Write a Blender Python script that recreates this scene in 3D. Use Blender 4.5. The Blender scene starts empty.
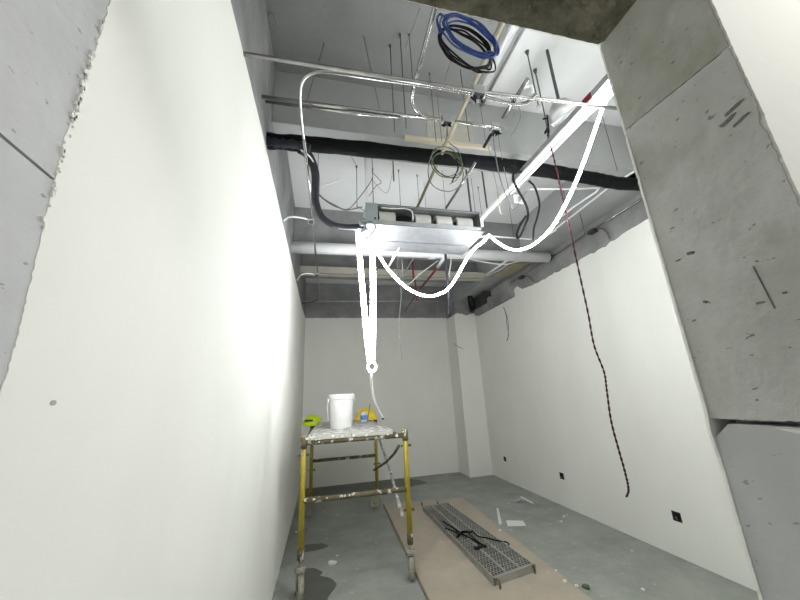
import bpy, bmesh, math, random
from mathutils import Vector, Matrix
random.seed(7)
S = bpy.context.scene
COL = S.collection
PI = math.pi

# ------------------------------------------------------------ camera
cam_data = bpy.data.cameras.new('camera')
cam_data.sensor_width = 36.0
cam_data.sensor_fit = 'HORIZONTAL'
cam_data.lens = 36.0 * 327.2128 / 800.0
cam_data.clip_start = 0.02
cam = bpy.data.objects.new('camera', cam_data)
COL.objects.link(cam)
cam.matrix_world = Matrix(((0.97415803, -0.01687118, -0.22523654, 0.0),
                           (-0.22066678, -0.28384986, -0.93313205, 0.0),
                           (-0.04819032, 0.9587203, -0.28023753, 1.65),
                           (0, 0, 0, 1)))
S.camera = cam

# ------------------------------------------------------------ world, outside lamp, exposure
S.view_settings.view_transform = 'Standard'
S.view_settings.look = 'None'
S.view_settings.gamma = 1.0
S.view_settings.use_curve_mapping = False
S.view_settings.exposure = 0.44
world = bpy.data.worlds.new('world')
S.world = world
world.use_nodes = True
world.node_tree.nodes['Background'].inputs[0].default_value = (0.99, 0.99, 0.955, 1)
world.node_tree.nodes['Background'].inputs[1].default_value = 0.28

def area_lamp(name, loc, target, size, power, color):
    d = bpy.data.lights.new(name, 'AREA')
    d.shape = 'RECTANGLE'
    d.size, d.size_y = size
    d.energy = power
    d.color = color
    o = bpy.data.objects.new(name, d)
    COL.objects.link(o)
    o.location = loc
    o.rotation_euler = (Vector(target) - Vector(loc)).to_track_quat('-Z', 'Y').to_euler()
    return o
# the hall lamp on the camera's side of the doorway
area_lamp('hall_ceiling_lamp', (1.9, -0.65, 3.3), (1.1, 0.5, 1.4), (1.2, 0.6), 26, (1.0, 0.98, 0.94))

ROPE_STRENGTH = 80.0

# ------------------------------------------------------------ materials
def mat(name, color, rough=0.6, metal=0.0, noise=None, bump=0.0, bscale=40.0, col2=None, spec=0.5, pits=0.0, stretch=(1, 1, 1), n2=None):
    m = bpy.data.materials.new(name)
    m.use_nodes = True
    nt = m.node_tree
    b = nt.nodes['Principled BSDF']
    b.inputs['Base Color'].default_value = (*color, 1)
    b.inputs['Roughness'].default_value = rough
    b.inputs['Metallic'].default_value = metal
    b.inputs['Specular IOR Level'].default_value = spec
    tc = nt.nodes.new('ShaderNodeTexCoord')
    mp = nt.nodes.new('ShaderNodeMapping')
    mp.inputs['Scale'].default_value = stretch
    nt.links.new(tc.outputs['Object'], mp.inputs['Vector'])
    last = None
    if noise:
        n = nt.nodes.new('ShaderNodeTexNoise')
        n.inputs['Scale'].default_value = noise
        n.inputs['Detail'].default_value = 8
        n.inputs['Roughness'].default_value = 0.6
        nt.links.new(mp.outputs[0], n.inputs['Vector'])
        r = nt.nodes.new('ShaderNodeValToRGB')
        r.color_ramp.elements[0].position = 0.34
        r.color_ramp.elements[1].position = 0.66
        r.color_ramp.elements[0].color = (*(col2 or color), 1)
        r.color_ramp.elements[1].color = (*color, 1)
        nt.links.new(n.outputs['Fac'], r.inputs['Fac'])
        last = r.outputs['Color']
        if n2:
            sc2, c3, lo, hi = n2
            nn = nt.nodes.new('ShaderNodeTexNoise')
            nn.inputs['Scale'].default_value = sc2
            nn.inputs['Detail'].default_value = 6
            nt.links.new(mp.outputs[0], nn.inputs['Vector'])
            r2 = nt.nodes.new('ShaderNodeMapRange')
            r2.inputs['From Min'].default_value = lo
            r2.inputs['From Max'].default_value = hi
            nt.links.new(nn.outputs['Fac'], r2.inputs['Value'])
            mx = nt.nodes.new('ShaderNodeMixRGB')
            mx.inputs['Color2'].default_value = (*c3, 1)
            nt.links.new(r2.outputs['Result'], mx.inputs['Fac'])
            nt.links.new(last, mx.inputs['Color1'])
            last = mx.outputs['Color']
    height = None
    if pits:
        v = nt.nodes.new('ShaderNodeTexNoise')
        v.inputs['Scale'].default_value = 75
        v.inputs['Detail'].default_value = 2
        mp2 = nt.nodes.new('ShaderNodeMapping')
        mp2.inputs['Scale'].default_value = (1, 0.55, 1.3)
        nt.links.new(tc.outputs['Object'], mp2.inputs['Vector'])
        nt.links.new(mp2.outputs[0], v.inputs['Vector'])
        r2 = nt.nodes.new('ShaderNodeMapRange')
        r2.inputs['From Min'].default_value = 0.695
        r2.inputs['From Max'].default_value = 0.72
        nt.links.new(v.outputs['Fac'], r2.inputs['Value'])
        mx = nt.nodes.new('ShaderNodeMixRGB')
        mx.inputs['Color2'].default_value = (color[0] * 0.35, color[1] * 0.35, color[2] * 0.32, 1)
        ml = nt.nodes.new('ShaderNodeMath')
        ml.operation = 'MULTIPLY'
        ml.inputs[1].default_value = pits
        nt.links.new(r2.outputs['Result'], ml.inputs[0])
        nt.links.new(ml.outputs[0], mx.inputs['Fac'])
        nt.links.new(last, mx.inputs['Color1'])
        last = mx.outputs['Color']
    if last:
        nt.links.new(last, b.inputs['Base Color'])
    if bump:
        n = nt.nodes.new('ShaderNodeTexNoise')
        n.inputs['Scale'].default_value = bscale
        n.inputs['Detail'].default_value = 10
        nt.links.new(tc.outputs['Object'], n.inputs['Vector'])
        bp = nt.nodes.new('ShaderNodeBump')
        bp.inputs['Strength'].default_value = bump
        bp.inputs['Distance'].default_value = 0.02
        nt.links.new(n.outputs['Fac'], bp.inputs['Height'])
        nt.links.new(bp.outputs[0], b.inputs['Normal'])
    return m

def emat(name, color, strength):
    m = bpy.data.materials.new(name)
    m.use_nodes = True
    b = m.node_tree.nodes['Principled BSDF']
    b.inputs['Base Color'].default_value = (0.9, 0.9, 0.9, 1)
    b.inputs['Emission Color'].default_value = (*color, 1)
    b.inputs['Emission Strength'].default_value = strength
    return m

def stripe_mat(name, ca, cb, scale):
    m = bpy.data.materials.new(name)
    m.use_nodes = True
    nt = m.node_tree
    b = nt.nodes['Principled BSDF']
    b.inputs['Roughness'].default_value = 0.5
    tc = nt.nodes.new('ShaderNodeTexCoord')
    w = nt.nodes.new('ShaderNodeTexWave')
    w.bands_direction = 'Z'
    w.inputs['Scale'].default_value = scale
    nt.links.new(tc.outputs['Object'], w.inputs['Vector'])
    r = nt.nodes.new('ShaderNodeValToRGB')
    r.color_ramp.interpolation = 'CONSTANT'
    r.color_ramp.elements[0].color = (*ca, 1)
    r.color_ramp.elements[1].position = 0.5
    r.color_ramp.elements[1].color = (*cb, 1)
    nt.links.new(w.outputs['Fac'], r.inputs['Fac'])
    nt.links.new(r.outputs[0], b.inputs['Base Color'])
    return m

M = {
    'plaster': mat('white_wall_plaster', (0.84, 0.84, 0.785), 0.75, noise=1.3, col2=(0.79, 0.79, 0.735), bump=0.10, bscale=9, spec=0.25, stretch=(1, 1, 0.55)),
    'raw': mat('raw_concrete', (0.32, 0.32, 0.318), 0.9, noise=2.6, col2=(0.21, 0.21, 0.21), bump=0.35, bscale=30, spec=0.2),
    'shaded_slab': mat('shaded_slab', (0.29, 0.295, 0.29), 0.9, noise=1.8, col2=(0.25, 0.255, 0.25), bump=0.15, bscale=25, spec=0.2),  # ceiling slab in a darker grey, with shade put into the colour
    'ceiling': mat('painted_slab', (0.82, 0.83, 0.83), 0.85, noise=1.6, col2=(0.76, 0.77, 0.77), bump=0.12, bscale=25, spec=0.2),
    'beam': mat('beam_concrete', (0.42, 0.43, 0.425), 0.85, noise=2.2, col2=(0.36, 0.365, 0.36), bump=0.2, bscale=25, spec=0.2),
    'jamb': mat('jamb_concrete', (0.56, 0.56, 0.535), 0.9, noise=5.0, col2=(0.45, 0.45, 0.42), bump=0.2, bscale=35, pits=0.9, spec=0.2,
                n2=(3.0, (0.24, 0.235, 0.19), 0.62, 0.85)),
    'jamb_grey': mat('jamb_smooth_concrete', (0.54, 0.545, 0.55), 0.85, noise=4.0, col2=(0.47, 0.475, 0.475), bump=0.14, bscale=30, pits=0.6, spec=0.2),
    'floor': mat('screed_floor', (0.345, 0.36, 0.325), 0.62, noise=2.4, col2=(0.255, 0.27, 0.24), bump=0.2, bscale=18, spec=0.4,
                 n2=(9.0, (0.44, 0.45, 0.42), 0.6, 0.8)),
    'wet': mat('wet_floor_patch', (0.085, 0.09, 0.075), 0.5, noise=3.0, col2=(0.11, 0.115, 0.095)),
    'sheet': mat('floor_board_sheet', (0.47, 0.41, 0.325), 0.75, noise=3.5, col2=(0.40, 0.355, 0.285), bump=0.1, bscale=30, spec=0.25),
    'sheet_edge': mat('floor_board_edge', (0.25, 0.21, 0.16), 0.8, noise=6, col2=(0.2, 0.17, 0.13)),
    'galv': mat('galvanised_steel', (0.50, 0.52, 0.53), 0.42, 0.7, noise=14, col2=(0.40, 0.42, 0.43)),
    'galv_dull': mat('dull_zinc_steel', (0.46, 0.47, 0.46), 0.5, 0.6, noise=10, col2=(0.34, 0.35, 0.34)),
    'conduit': mat('zinc_conduit', (0.42, 0.42, 0.41), 0.25, 0.95, noise=20, col2=(0.32, 0.32, 0.31)),
    'rod': mat('threaded_steel', (0.13, 0.13, 0.125), 0.5, 0.6, noise=60, col2=(0.12, 0.12, 0.12)),
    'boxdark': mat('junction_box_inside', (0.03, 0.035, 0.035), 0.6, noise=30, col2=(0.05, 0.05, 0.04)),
    'black': mat('black_rubber', (0.005, 0.005, 0.006), 0.6, spec=0.12, noise=20, col2=(0.02, 0.02, 0.025), bump=0.5, bscale=30),
    'blackwrap': mat('black_pipe_wrap', (0.004, 0.004, 0.005), 0.65, spec=0.1, noise=12, col2=(0.007, 0.007, 0.008), bump=0.7, bscale=14),
    'hose': mat('grey_black_hose', (0.018, 0.021, 0.030), 0.5, spec=0.25, noise=12, col2=(0.03, 0.03, 0.04), bump=0.4, bscale=20),
    'blue': mat('blue_cable', (0.012, 0.045, 0.24), 0.4, noise=20, col2=(0.01, 0.035, 0.17)),
    'cream': mat('cream_pvc', (0.40, 0.36, 0.25), 0.5, noise=8, col2=(0.32, 0.29, 0.21)),
    'creampaint': mat('cream_paint', (0.54, 0.52, 0.45), 0.55, noise=5, col2=(0.46, 0.445, 0.39)),
    'white': mat('white_pvc', (0.85, 0.86, 0.86), 0.4, noise=8, col2=(0.80, 0.81, 0.81)),
    'whitecord': mat('white_cord', (0.82, 0.82, 0.80), 0.5, noise=20, col2=(0.75, 0.75, 0.73)),
    'duct': mat('white_duct', (0.78, 0.79, 0.80), 0.45, noise=5, col2=(0.70, 0.71, 0.72)),
    'plank': mat('worn_plank_steel', (0.42, 0.415, 0.375), 0.6, 0.3, noise=12, col2=(0.30, 0.295, 0.26)),
    'patch': mat('beige_patch', (0.50, 0.485, 0.42), 0.85, noise=6, col2=(0.40, 0.39, 0.34), bump=0.2, bscale=30),
    'wood': mat('formwork_wood', (0.66, 0.60, 0.47), 0.8, noise=8, col2=(0.56, 0.50, 0.38), stretch=(0.4, 1, 3)),
    'yellow': mat('yellow_scaffold_paint', (0.42, 0.32, 0.02), 0.5, noise=16, col2=(0.30, 0.23, 0.02), n2=(22.0, (0.42, 0.40, 0.34), 0.62, 0.7)),
    'dirty': mat('plaster_splashed_steel', (0.15, 0.125, 0.06), 0.7, noise=10, col2=(0.08, 0.07, 0.035), n2=(16.0, (0.62, 0.62, 0.60), 0.58, 0.66)),
    'deck': mat('plaster_splashed_deck', (0.50, 0.50, 0.48), 0.6, noise=9, col2=(0.25, 0.25, 0.235), n2=(14.0, (0.75, 0.75, 0.73), 0.50, 0.58)),
    'caster': mat('dusty_caster', (0.38, 0.37, 0.30), 0.7, noise=18, col2=(0.22, 0.21, 0.16)),
    'bucket': mat('white_bucket_plastic', (0.84, 0.84, 0.82), 0.4, noise=6, col2=(0.78, 0.78, 0.75)),
    'hat': mat('yellow_helmet_shell', (0.85, 0.62, 0.01), 0.35, noise=4, col2=(0.78, 0.56, 0.01)),
    'lime': mat('lime_helmet_shell', (0.62, 0.80, 0.005), 0.4, noise=6, col2=(0.54, 0.72, 0.005)),
    'label': mat('blue_label', (0.04, 0.14, 0.62), 0.4, noise=18, col2=(0.35, 0.5, 0.85)),
    'clear': mat('clear_plastic', (0.62, 0.66, 0.72), 0.2, noise=8, col2=(0.52, 0.56, 0.64)),
    'fan': mat('fan_housing_grey', (0.60, 0.60, 0.56), 0.5, noise=6, col2=(0.52, 0.52, 0.48)),
    'galv_under': mat('galvanised_underside', (0.17, 0.175, 0.18), 0.5, 0.5, noise=14, col2=(0.13, 0.135, 0.14)),  # casing steel darkened to hold down the rope light on the underside
    'maroon': mat('maroon_wire', (0.085, 0.006, 0.014), 0.6, noise=20, spec=0.2, col2=(0.06, 0.005, 0.01)),
    'jamb_top': mat('stained_jamb_concrete', (0.50, 0.50, 0.455), 0.9, noise=4.0, col2=(0.34, 0.34, 0.285), bump=0.25, bscale=35, pits=0.9, spec=0.2, n2=(5.0, (0.26, 0.25, 0.18), 0.56, 0.8)),
    'panel': mat('grey_end_panel', (0.36, 0.42, 0.42), 0.45, 0.2, noise=6, col2=(0.32, 0.38, 0.38)),
    'red': mat('red_pipe_paint', (0.17, 0.012, 0.018), 0.5, noise=10, col2=(0.12, 0.012, 0.016)),
    'paper': mat('white_paper', (0.78, 0.78, 0.74), 0.8, noise=5, col2=(0.74, 0.74, 0.70)),
    'chip': mat('plaster_chip', (0.78, 0.76, 0.68), 0.8, noise=12, col2=(0.7, 0.68, 0.6)),
    'olive': mat('green_wire', (0.07, 0.11, 0.05), 0.5, noise=20, col2=(0.12, 0.13, 0.05)),
    'greywire': mat('grey_wire', (0.13, 0.13, 0.135), 0.5, noise=20, col2=(0.2, 0.2, 0.2)),
    'dome': mat('grey_dome_plastic', (0.46, 0.47, 0.46), 0.6, noise=5, col2=(0.40, 0.41, 0.40)),
    'twist': stripe_mat('red_black_twisted_wire', (0.30, 0.02, 0.05), (0.02, 0.015, 0.02), 16),
    'rope': emat('lit_led_rope', (0.95, 0.975, 1.0), ROPE_STRENGTH),
    'rope_bundle': emat('lit_led_rope_bundle', (0.95, 0.975, 1.0), 37.0),
}

# ------------------------------------------------------------ mesh helpers
class MB:
    def __init__(s):
        s.v, s.f = [], []
    def add(s, vs, fs):
        n = len(s.v)
        s.v += [tuple(v) for v in vs]
        s.f += [tuple(i + n for i in f) for f in fs]
        return s
    def box(s, a, b):
        x0, y0, z0 = [min(a[i], b[i]) for i in range(3)]
        x1, y1, z1 = [max(a[i], b[i]) for i in range(3)]
        return s.add([(x0, y0, z0), (x1, y0, z0), (x1, y1, z0), (x0, y1, z0), (x0, y0, z1), (x1, y0, z1), (x1, y1, z1), (x0, y1, z1)],
                     [(0, 3, 2, 1), (4, 5, 6, 7), (0, 1, 5, 4), (1, 2, 6, 5), (2, 3, 7, 6), (3, 0, 4, 7)])
    def obox(s, c, dx, dy, dz):
        c, dx, dy, dz = Vector(c), Vector(dx), Vector(dy), Vector(dz)
        P = [c + dx * i + dy * j + dz * k for k in (-1, 1) for (i, j) in ((-1, -1), (1, -1), (1, 1), (-1, 1))]
        return s.add(P, [(0, 3, 2, 1), (4, 5, 6, 7), (0, 1, 5, 4), (1, 2, 6, 5), (2, 3, 7, 6), (3, 0, 4, 7)])
    def tube(s, pts, r, n=10, cap=True):
        pts = [Vector(p) for p in pts]
        rr = r if isinstance(r, (list, tuple)) else [r] * len(pts)
        t0 = (pts[1] - pts[0]).normalized()
        u = t0.orthogonal().normalized()
        rings = []
        for i, p in enumerate(pts):
            if i == 0: t = t0
            elif i == len(pts) - 1: t = (pts[i] - pts[i - 1]).normalized()
            else: t = ((pts[i + 1] - pts[i]).normalized() + (pts[i] - pts[i - 1]).normalized()).normalized()
            u = (u - t * u.dot(t)).normalized()
            w = t.cross(u)
            rings.append([p + (u * math.cos(2 * PI * k / n) + w * math.sin(2 * PI * k / n)) * rr[i] for k in range(n)])
        vs = [v for ring in rings for v in ring]
        fs = [(i * n + k, i * n + (k + 1) % n, (i + 1) * n + (k + 1) % n, (i + 1) * n + k) for i in range(len(pts) - 1) for k in range(n)]
        if cap:
            fs.append(tuple(range(n - 1, -1, -1)))
            fs.append(tuple((len(pts) - 1) * n + k for k in range(n)))
        return s.add(vs, fs)
    def lathe(s, c, prof, n=28, axis='Z', sx=1, sy=1, a0=0, a1=2 * PI):
        vs, fs = [], []
        full = abs(a1 - a0 - 2 * PI) < 1e-6
        m = n if full else n + 1
        for r, h in prof:
            for k in range(m):
                a = a0 + (a1 - a0) * k / n
                q = (r * math.cos(a) * sx, r * math.sin(a) * sy, h)
                if axis == 'X': q = (q[2], q[0], q[1])
                if axis == 'Y': q = (q[0], q[2], q[1])
                vs.append((c[0] + q[0], c[1] + q[1], c[2] + q[2]))
        for i in range(len(prof) - 1):
            for k in range(n):
                k2 = (k + 1) % m
                fs.append((i * m + k, i * m + k2, (i + 1) * m + k2, (i + 1) * m + k))
        return s.add(vs, fs)
    def prism(s, pts, ax, a, b):
        # closed 2D outline extruded from a to b along axis ax
        def put(p, h):
            return {'X': (h, p[0], p[1]), 'Y': (p[0], h, p[1]), 'Z': (p[0], p[1], h)}[ax]
        n = len(pts)
        vs = [put(p, a) for p in pts] + [put(p, b) for p in pts]
        fs = [tuple(range(n)), tuple(range(2 * n - 1, n - 1, -1))] + [(i, i + n, (i + 1) % n + n, (i + 1) % n) for i in range(n)]
        return s.add(vs, fs)
    def build(s, name, m, parent=None, smooth=False, bevel=0.0, kind=None, sub=0):
        me = bpy.data.meshes.new(name)
        me.from_pydata(s.v, [], s.f)
        bm = bmesh.new()
        bm.from_mesh(me)
        bmesh.ops.recalc_face_normals(bm, faces=bm.faces)
        bm.to_mesh(me)
        bm.free()
        if smooth:
            for p in me.polygons:
                p.use_smooth = len(p.vertices) <= 4
        me.materials.append(M[m])
        o = bpy.data.objects.new(name, me)
        COL.objects.link(o)
        if parent is not None:
            o.parent = parent
            o.matrix_parent_inverse = Matrix.Translation(-parent.location)
        if bevel:
            bv = o.modifiers.new('bevel', 'BEVEL')
            bv.width = bevel
            bv.segments = 2
            bv.limit_method = 'ANGLE'
        if kind: o['kind'] = kind
        return o

def tag(o, label, cat, group=None):
    o['label'] = label
    o['category'] = cat
    if group: o['group'] = group
    return o
def thing(name, loc, label, cat, group=None):
    o = bpy.data.objects.new(name, None)
    o.empty_display_size = 0.1
    COL.objects.link(o)
    o.location = loc
    return tag(o, label, cat, group)

def smooth_path(pts, k=6):
    P = [Vector(p) for p in pts]
    P = [P[0] * 2 - P[1]] + P + [P[-1] * 2 - P[-2]]
    out = []
    for i in range(1, len(P) - 2):
        for j in range(k):
            t = j / k
            a, b, c, d = P[i - 1], P[i], P[i + 1], P[i + 2]
            out.append(0.5 * ((2 * b) + (c - a) * t + (2 * a - 5 * b + 4 * c - d) * t * t + (3 * b - a - 3 * c + d) * t ** 3))
    out.append(P[-2])
    return out

def ragged(pts, amp, step, seed=0, lump=3):
    """subdivide an open 2D line and push the new points about"""
    rnd = random.Random(seed)
    out = []
    for (ax, ay), (bx, by) in zip(pts[:-1], pts[1:]):
        L = math.hypot(bx - ax, by - ay)
        n = max(1, int(L / step))
        nx, ny = -(by - ay) / (L + 1e-9), (bx - ax) / (L + 1e-9)
        for i in range(n):
            t = (i + (rnd.random() - 0.5) * 0.5 * (i > 0)) / n
            d = (rnd.random() - 0.5) * 2 * amp * (1.8 if rnd.random() < 0.12 else 0.7)
            if i == 0: d = 0
            out.append((ax + (bx - ax) * t + nx * d, ay + (by - ay) * t + ny * d))
    out.append(pts[-1])
    return out

# ------------------------------------------------------------ the setting
XL, XR, YB, ZC, ZB = -0.42, 3.45, 7.42, 4.25, 3.72
YN0, YN1, XJ, ZL = 0.306, 0.53, 0.74, 2.56

MB().box((-4, -3, -0.1), (5.5, YB + 0.2, 0)).build('floor', 'floor', kind='structure')
MB().box((XL - 0.2, YN1, ZC), (XR + 0.2, YB + 0.2, ZC + 0.15)).build('ceiling', 'ceiling', kind='structure')
MB().box((XL, YN1, ZC - 0.012), (1.28, 2.18, ZC + 0.05)).build('ceiling_shaded', 'shaded_slab', kind='structure').name = 'ceiling_shaded'  # darker slab panel: shade from the fan unit is painted in
wl = MB().box((XL - 0.2, YN1, 0), (XL, YB, ZC)).build('wall_left', 'raw', kind='structure')
wr = MB().box((XR, YN1, 0), (XR + 0.2, YB, ZC)).build('wall_right', 'raw', kind='structure')
wb = MB().box((XL - 0.2, YB, 0), (XR + 0.2, YB + 0.2, ZC)).build('wall_back', 'raw', kind='structure')

# plaster coats: real 2 cm thick skins with rough top edges
top = ragged([(YB, 3.41), (6.2, 3.30), (4.0, 3.29), (1.8, 3.29), (YN1, 3.24)], 0.005, 0.08, 3)
edge = ragged([(YN1, 3.24), (0.533, 2.30), (0.522, 2.05), (0.537, 1.75), (0.53, 1.2), (YN1, 0.0)], 0.0022, 0.006, 5)
MB().prism([(YB, 0.0)] + top + edge[1:], 'X', XL, -0.40).build('plaster_coat', 'plaster', wl)
top = ragged([(YN1, 3.36), (2.56, 3.37), (3.2, 3.33), (4.4, 3.33), (4.9, 3.36), (5.05, 3.47), (5.3, 3.40), (6.5, 3.35), (YB, 3.40)], 0.012, 0.06, 9)
MB().prism([(YB, 0.0)] + top[::-1] + [(YN1, 0.0)], 'X', XR - 0.02, XR).build('plaster_coat', 'plaster', wr)
top = ragged([(XL + 0.02, 3.415), (2.9, 3.43), (XR - 0.02, 3.45)], 0.006, 0.05, 11)
MB().prism(top + [(XR - 0.02, 0.0), (XL + 0.02, 0.0)], 'Y', YB - 0.02, YB).build('plaster_coat', 'plaster', wb)

p = (-0.392, 1.787, 4.236)
MB().prism([(p[0] + 0.035 * math.cos(a) * (1 + 0.3 * math.sin(3 * a)), p[1] + 0.05 * math.sin(a) * (1 + 0.3 * math.cos(2 * a))) for a in [2 * PI * i / 12 for i in range(12)]], 'Z', 4.222, 4.24).build('broken_spot', 'raw', wl)
p = (-0.400, 0.626, 1.665)
MB().prism([(p[1] + 0.006 * math.cos(a), p[2] + 0.004 * math.sin(a)) for a in [2 * PI * i / 10 for i in range(10)]], 'X', -0.4006, -0.399).build('small_dent', 'beam', wl)
# column in the far right corner
cl = MB().box((2.94, 6.87, 0), (XR - 0.02, YB - 0.02, ZB)).build('trim_1', 'raw', kind='structure')
top = ragged([(2.92, 3.38), (3.0, 3.42), (3.25, 3.37), (XR - 0.02, 3.40)], 0.03, 0.05, 13)
MB().prism(top + [(XR - 0.02, 0.0), (2.92, 0.0)], 'Y', 6.85, 6.87).build('plaster_coat', 'plaster', cl)
MB().box((2.92, 6.87, 0), (2.94, YB - 0.02, 3.38)).build('plaster_coat', 'plaster', cl)

# ceiling beams
MB().box((XL, 2.18, ZB), (XR, 2.46, ZC)).build('trim_2', 'beam', kind='structure', bevel=0.006)
MB().box((XL, 4.22, 3.66), (3.05, 4.5, ZC)).build('trim_3', 'raw', kind='structure', bevel=0.006)
MB().box((3.05, YN1, ZB), (XR, YB, ZC)).build('trim_4', 'beam', kind='structure', bevel=0.006)
MB().box((XL, 5.75, 3.86), (3.05, 6.0, ZC)).build('trim_5', 'raw', kind='structure', bevel=0.006)

# front wall with the doorway: the camera looks through it
wn = MB().box((XJ + 0.045, YN0 + 0.012, 0), (5.5, YN1 - 0.012, ZC)).box((-4, YN0 + 0.012, 0), (-0.41, YN1, ZC)).box((-0.41, YN0 + 0.012, ZL + 0.004), (XJ + 0.004, YN1 - 0.012, ZC)).build('wall_front', 'jamb_grey', kind='structure')
# left jamb reveal: two cast blocks with a joint
for (za, zb, sd) in ((0.0, 1.985, 1), (1.99, ZL, 2)):
    e = [(YN1 + 0.015, za), (YN1 + 0.015, zb)]
    b = MB().prism(e + [(YN0 - 0.01, zb + 0.004), (YN0 - 0.01, za + 0.004)], 'X', -0.415, -0.4012)
    b.build('jamb_facing', 'jamb_grey', wn)
# crumbs of plaster along the left jamb edge
rnd = random.Random(4)
cr = MB()
for k in range(60):
    z = rnd.choice([rnd.uniform(2.08, 2.35), rnd.uniform(1.9, 2.15), rnd.uniform(2.1, 2.25)])
    y = YN1 - 0.001 - abs(rnd.gauss(0, 0.004)); r = rnd.uniform(0.0008, 0.0028)
    cr.obox((-0.399, y, z), (0.002, 0, 0.0), (0, r * 0.8, r * 0.4), (0, -r * 0.5, r * 1.7))
cr.build('plaster_crumbs', 'plaster', wn, kind='stuff')

# right jamb reveal: three cast blocks
def yz_block(name, pts, x0, x1, m, sd=0, amp=0.0010):
    n = len(pts)
    out = []
    for i in range(n):
        out += ragged([pts[i], pts[(i + 1) % n]], amp, 0.007, sd + i)[:-1]
    return MB().prism(out, 'X', x0, x1).build(name, m, wn)
yz_block('jamb_facing', [(YN1 - 0.002, 2.272), (YN1 - 0.002, ZL), (YN0, ZL), (YN0, 2.256)], XJ, XJ + 0.05, 'jamb_top', 20)
yz_block('jamb_facing', [(YN1 - 0.002, 1.578), (YN1 - 0.002, 2.2695), (YN0, 2.2535), (YN0, 2.10), (YN0 + 0.004, 2.08), (YN0, 2.06), (YN0, 1.580)], XJ, XJ + 0.05, 'jamb', 30)
yz_block('jamb_facing', [(YN1 + 0.002, 0.0), (YN1 + 0.002, 1.54), (YN1 - 0.03, 1.570), (YN0, 1.572), (YN0, 0.0)], XJ - 0.003, XJ + 0.05, 'jamb_grey', 40, 0.0008)
MB().prism(ragged([(0.43, 1.568), (0.40, 1.562), (0.37, 1.552), (0.33, 1.549), (0.306, 1.555), (0.306, 1.568)], 0.001, 0.01, 3), 'X', XJ - 0.008, XJ - 0.001).build('plaster_lump', 'chip', wn)
# trowel scars and voids standing in the right jamb
sc = MB()
for (py, pz, ly, lz, dr) in ((0.333, 2.135, 0.022, 0.006, -0.25), (0.345, 2.12, 0.018, 0.007, -0.3), (0.33, 2.105, 0.018, 0.005, -0.3), (0.474, 1.905, 0.010, 0.006, 0.2), (0.50, 1.90, 0.008, 0.003, 0), (0.395, 1.775, 0.008, 0.004, 0), (0.36, 1.782, 0.004, 0.003, 0), (0.475, 1.80, 0.006, 0.004, 0.4)):
    ly *= 0.75; lz *= 0.7
    pts = [(py + ly * math.cos(a) * (1 + 0.2 * math.sin(3 * a + py * 90)) - dr * lz * math.sin(a), pz + lz * math.sin(a) * (1 + 0.25 * math.cos(2 * a)) + dr * ly * math.cos(a)) for a in [2 * PI * i / 14 for i in range(14)]]
    sc.prism(pts, 'X', XJ - 0.0012, XJ + 0.001)
sc.prism([(0.385, 1.84), (0.387, 1.84), (0.380, 1.76), (0.378, 1.76)], 'X', XJ - 0.0012, XJ + 0.001)
M['scar'] = mat('rough_void', (0.22, 0.22, 0.19), 0.95, noise=40, col2=(0.12, 0.12, 0.10), bump=0.8, bscale=60)
sc.build('scar', 'scar', wn)
# lintel soffit, rough cast with a broken lip
lp = ragged([(-0.42, YN1 - 0.004), (XJ - 0.012, YN1 - 0.004), (XJ + 0.004, YN1 - 0.022)], 0.0015, 0.01, 50)
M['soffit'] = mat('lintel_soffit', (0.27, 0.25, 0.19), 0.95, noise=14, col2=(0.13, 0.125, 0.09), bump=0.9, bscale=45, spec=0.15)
MB().prism(lp + [(XJ + 0.004, YN0), (-0.42, YN0)], 'Z', ZL, ZL + 0.03).build('lintel_facing', 'soffit', wn)
# plaster skins of the front wall, both faces
e = ragged([(XJ + 0.003, 0.0), (XJ + 0.003, 1.0), (XJ + 0.003, 2.06), (XJ + 0.006, 2.10), (XJ + 0.003, 2.2), (XJ + 0.003, 2.62)], 0.0013, 0.007, 61)
MB().prism(e + [(XJ, 2.62), (-4, 2.62), (-4, ZC), (5.5, ZC), (5.5, 0)], 'Y', YN0 - 0.004, YN0 + 0.012).build('plaster_coat', 'plaster', wn)
e = ragged([(XJ - 0.0055, 0.0), (XJ - 0.0055, 1.5), (XJ - 0.010, 1.555), (XJ - 0.004, 1.60), (XJ - 0.001, 2.2), (XJ + 0.002, 2.56)], 0.0012, 0.008, 71)
MB().prism(e + [(XR, 2.56), (XR, 0)], 'Y', YN1 - 0.0018, YN1 + 0.004).build('plaster_coat', 'plaster', wn)
MB().box((XL, YN1 - 0.012, ZL + 0.005), (XR, YN1, ZC)).build('plaster_coat', 'plaster', wn)

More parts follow.
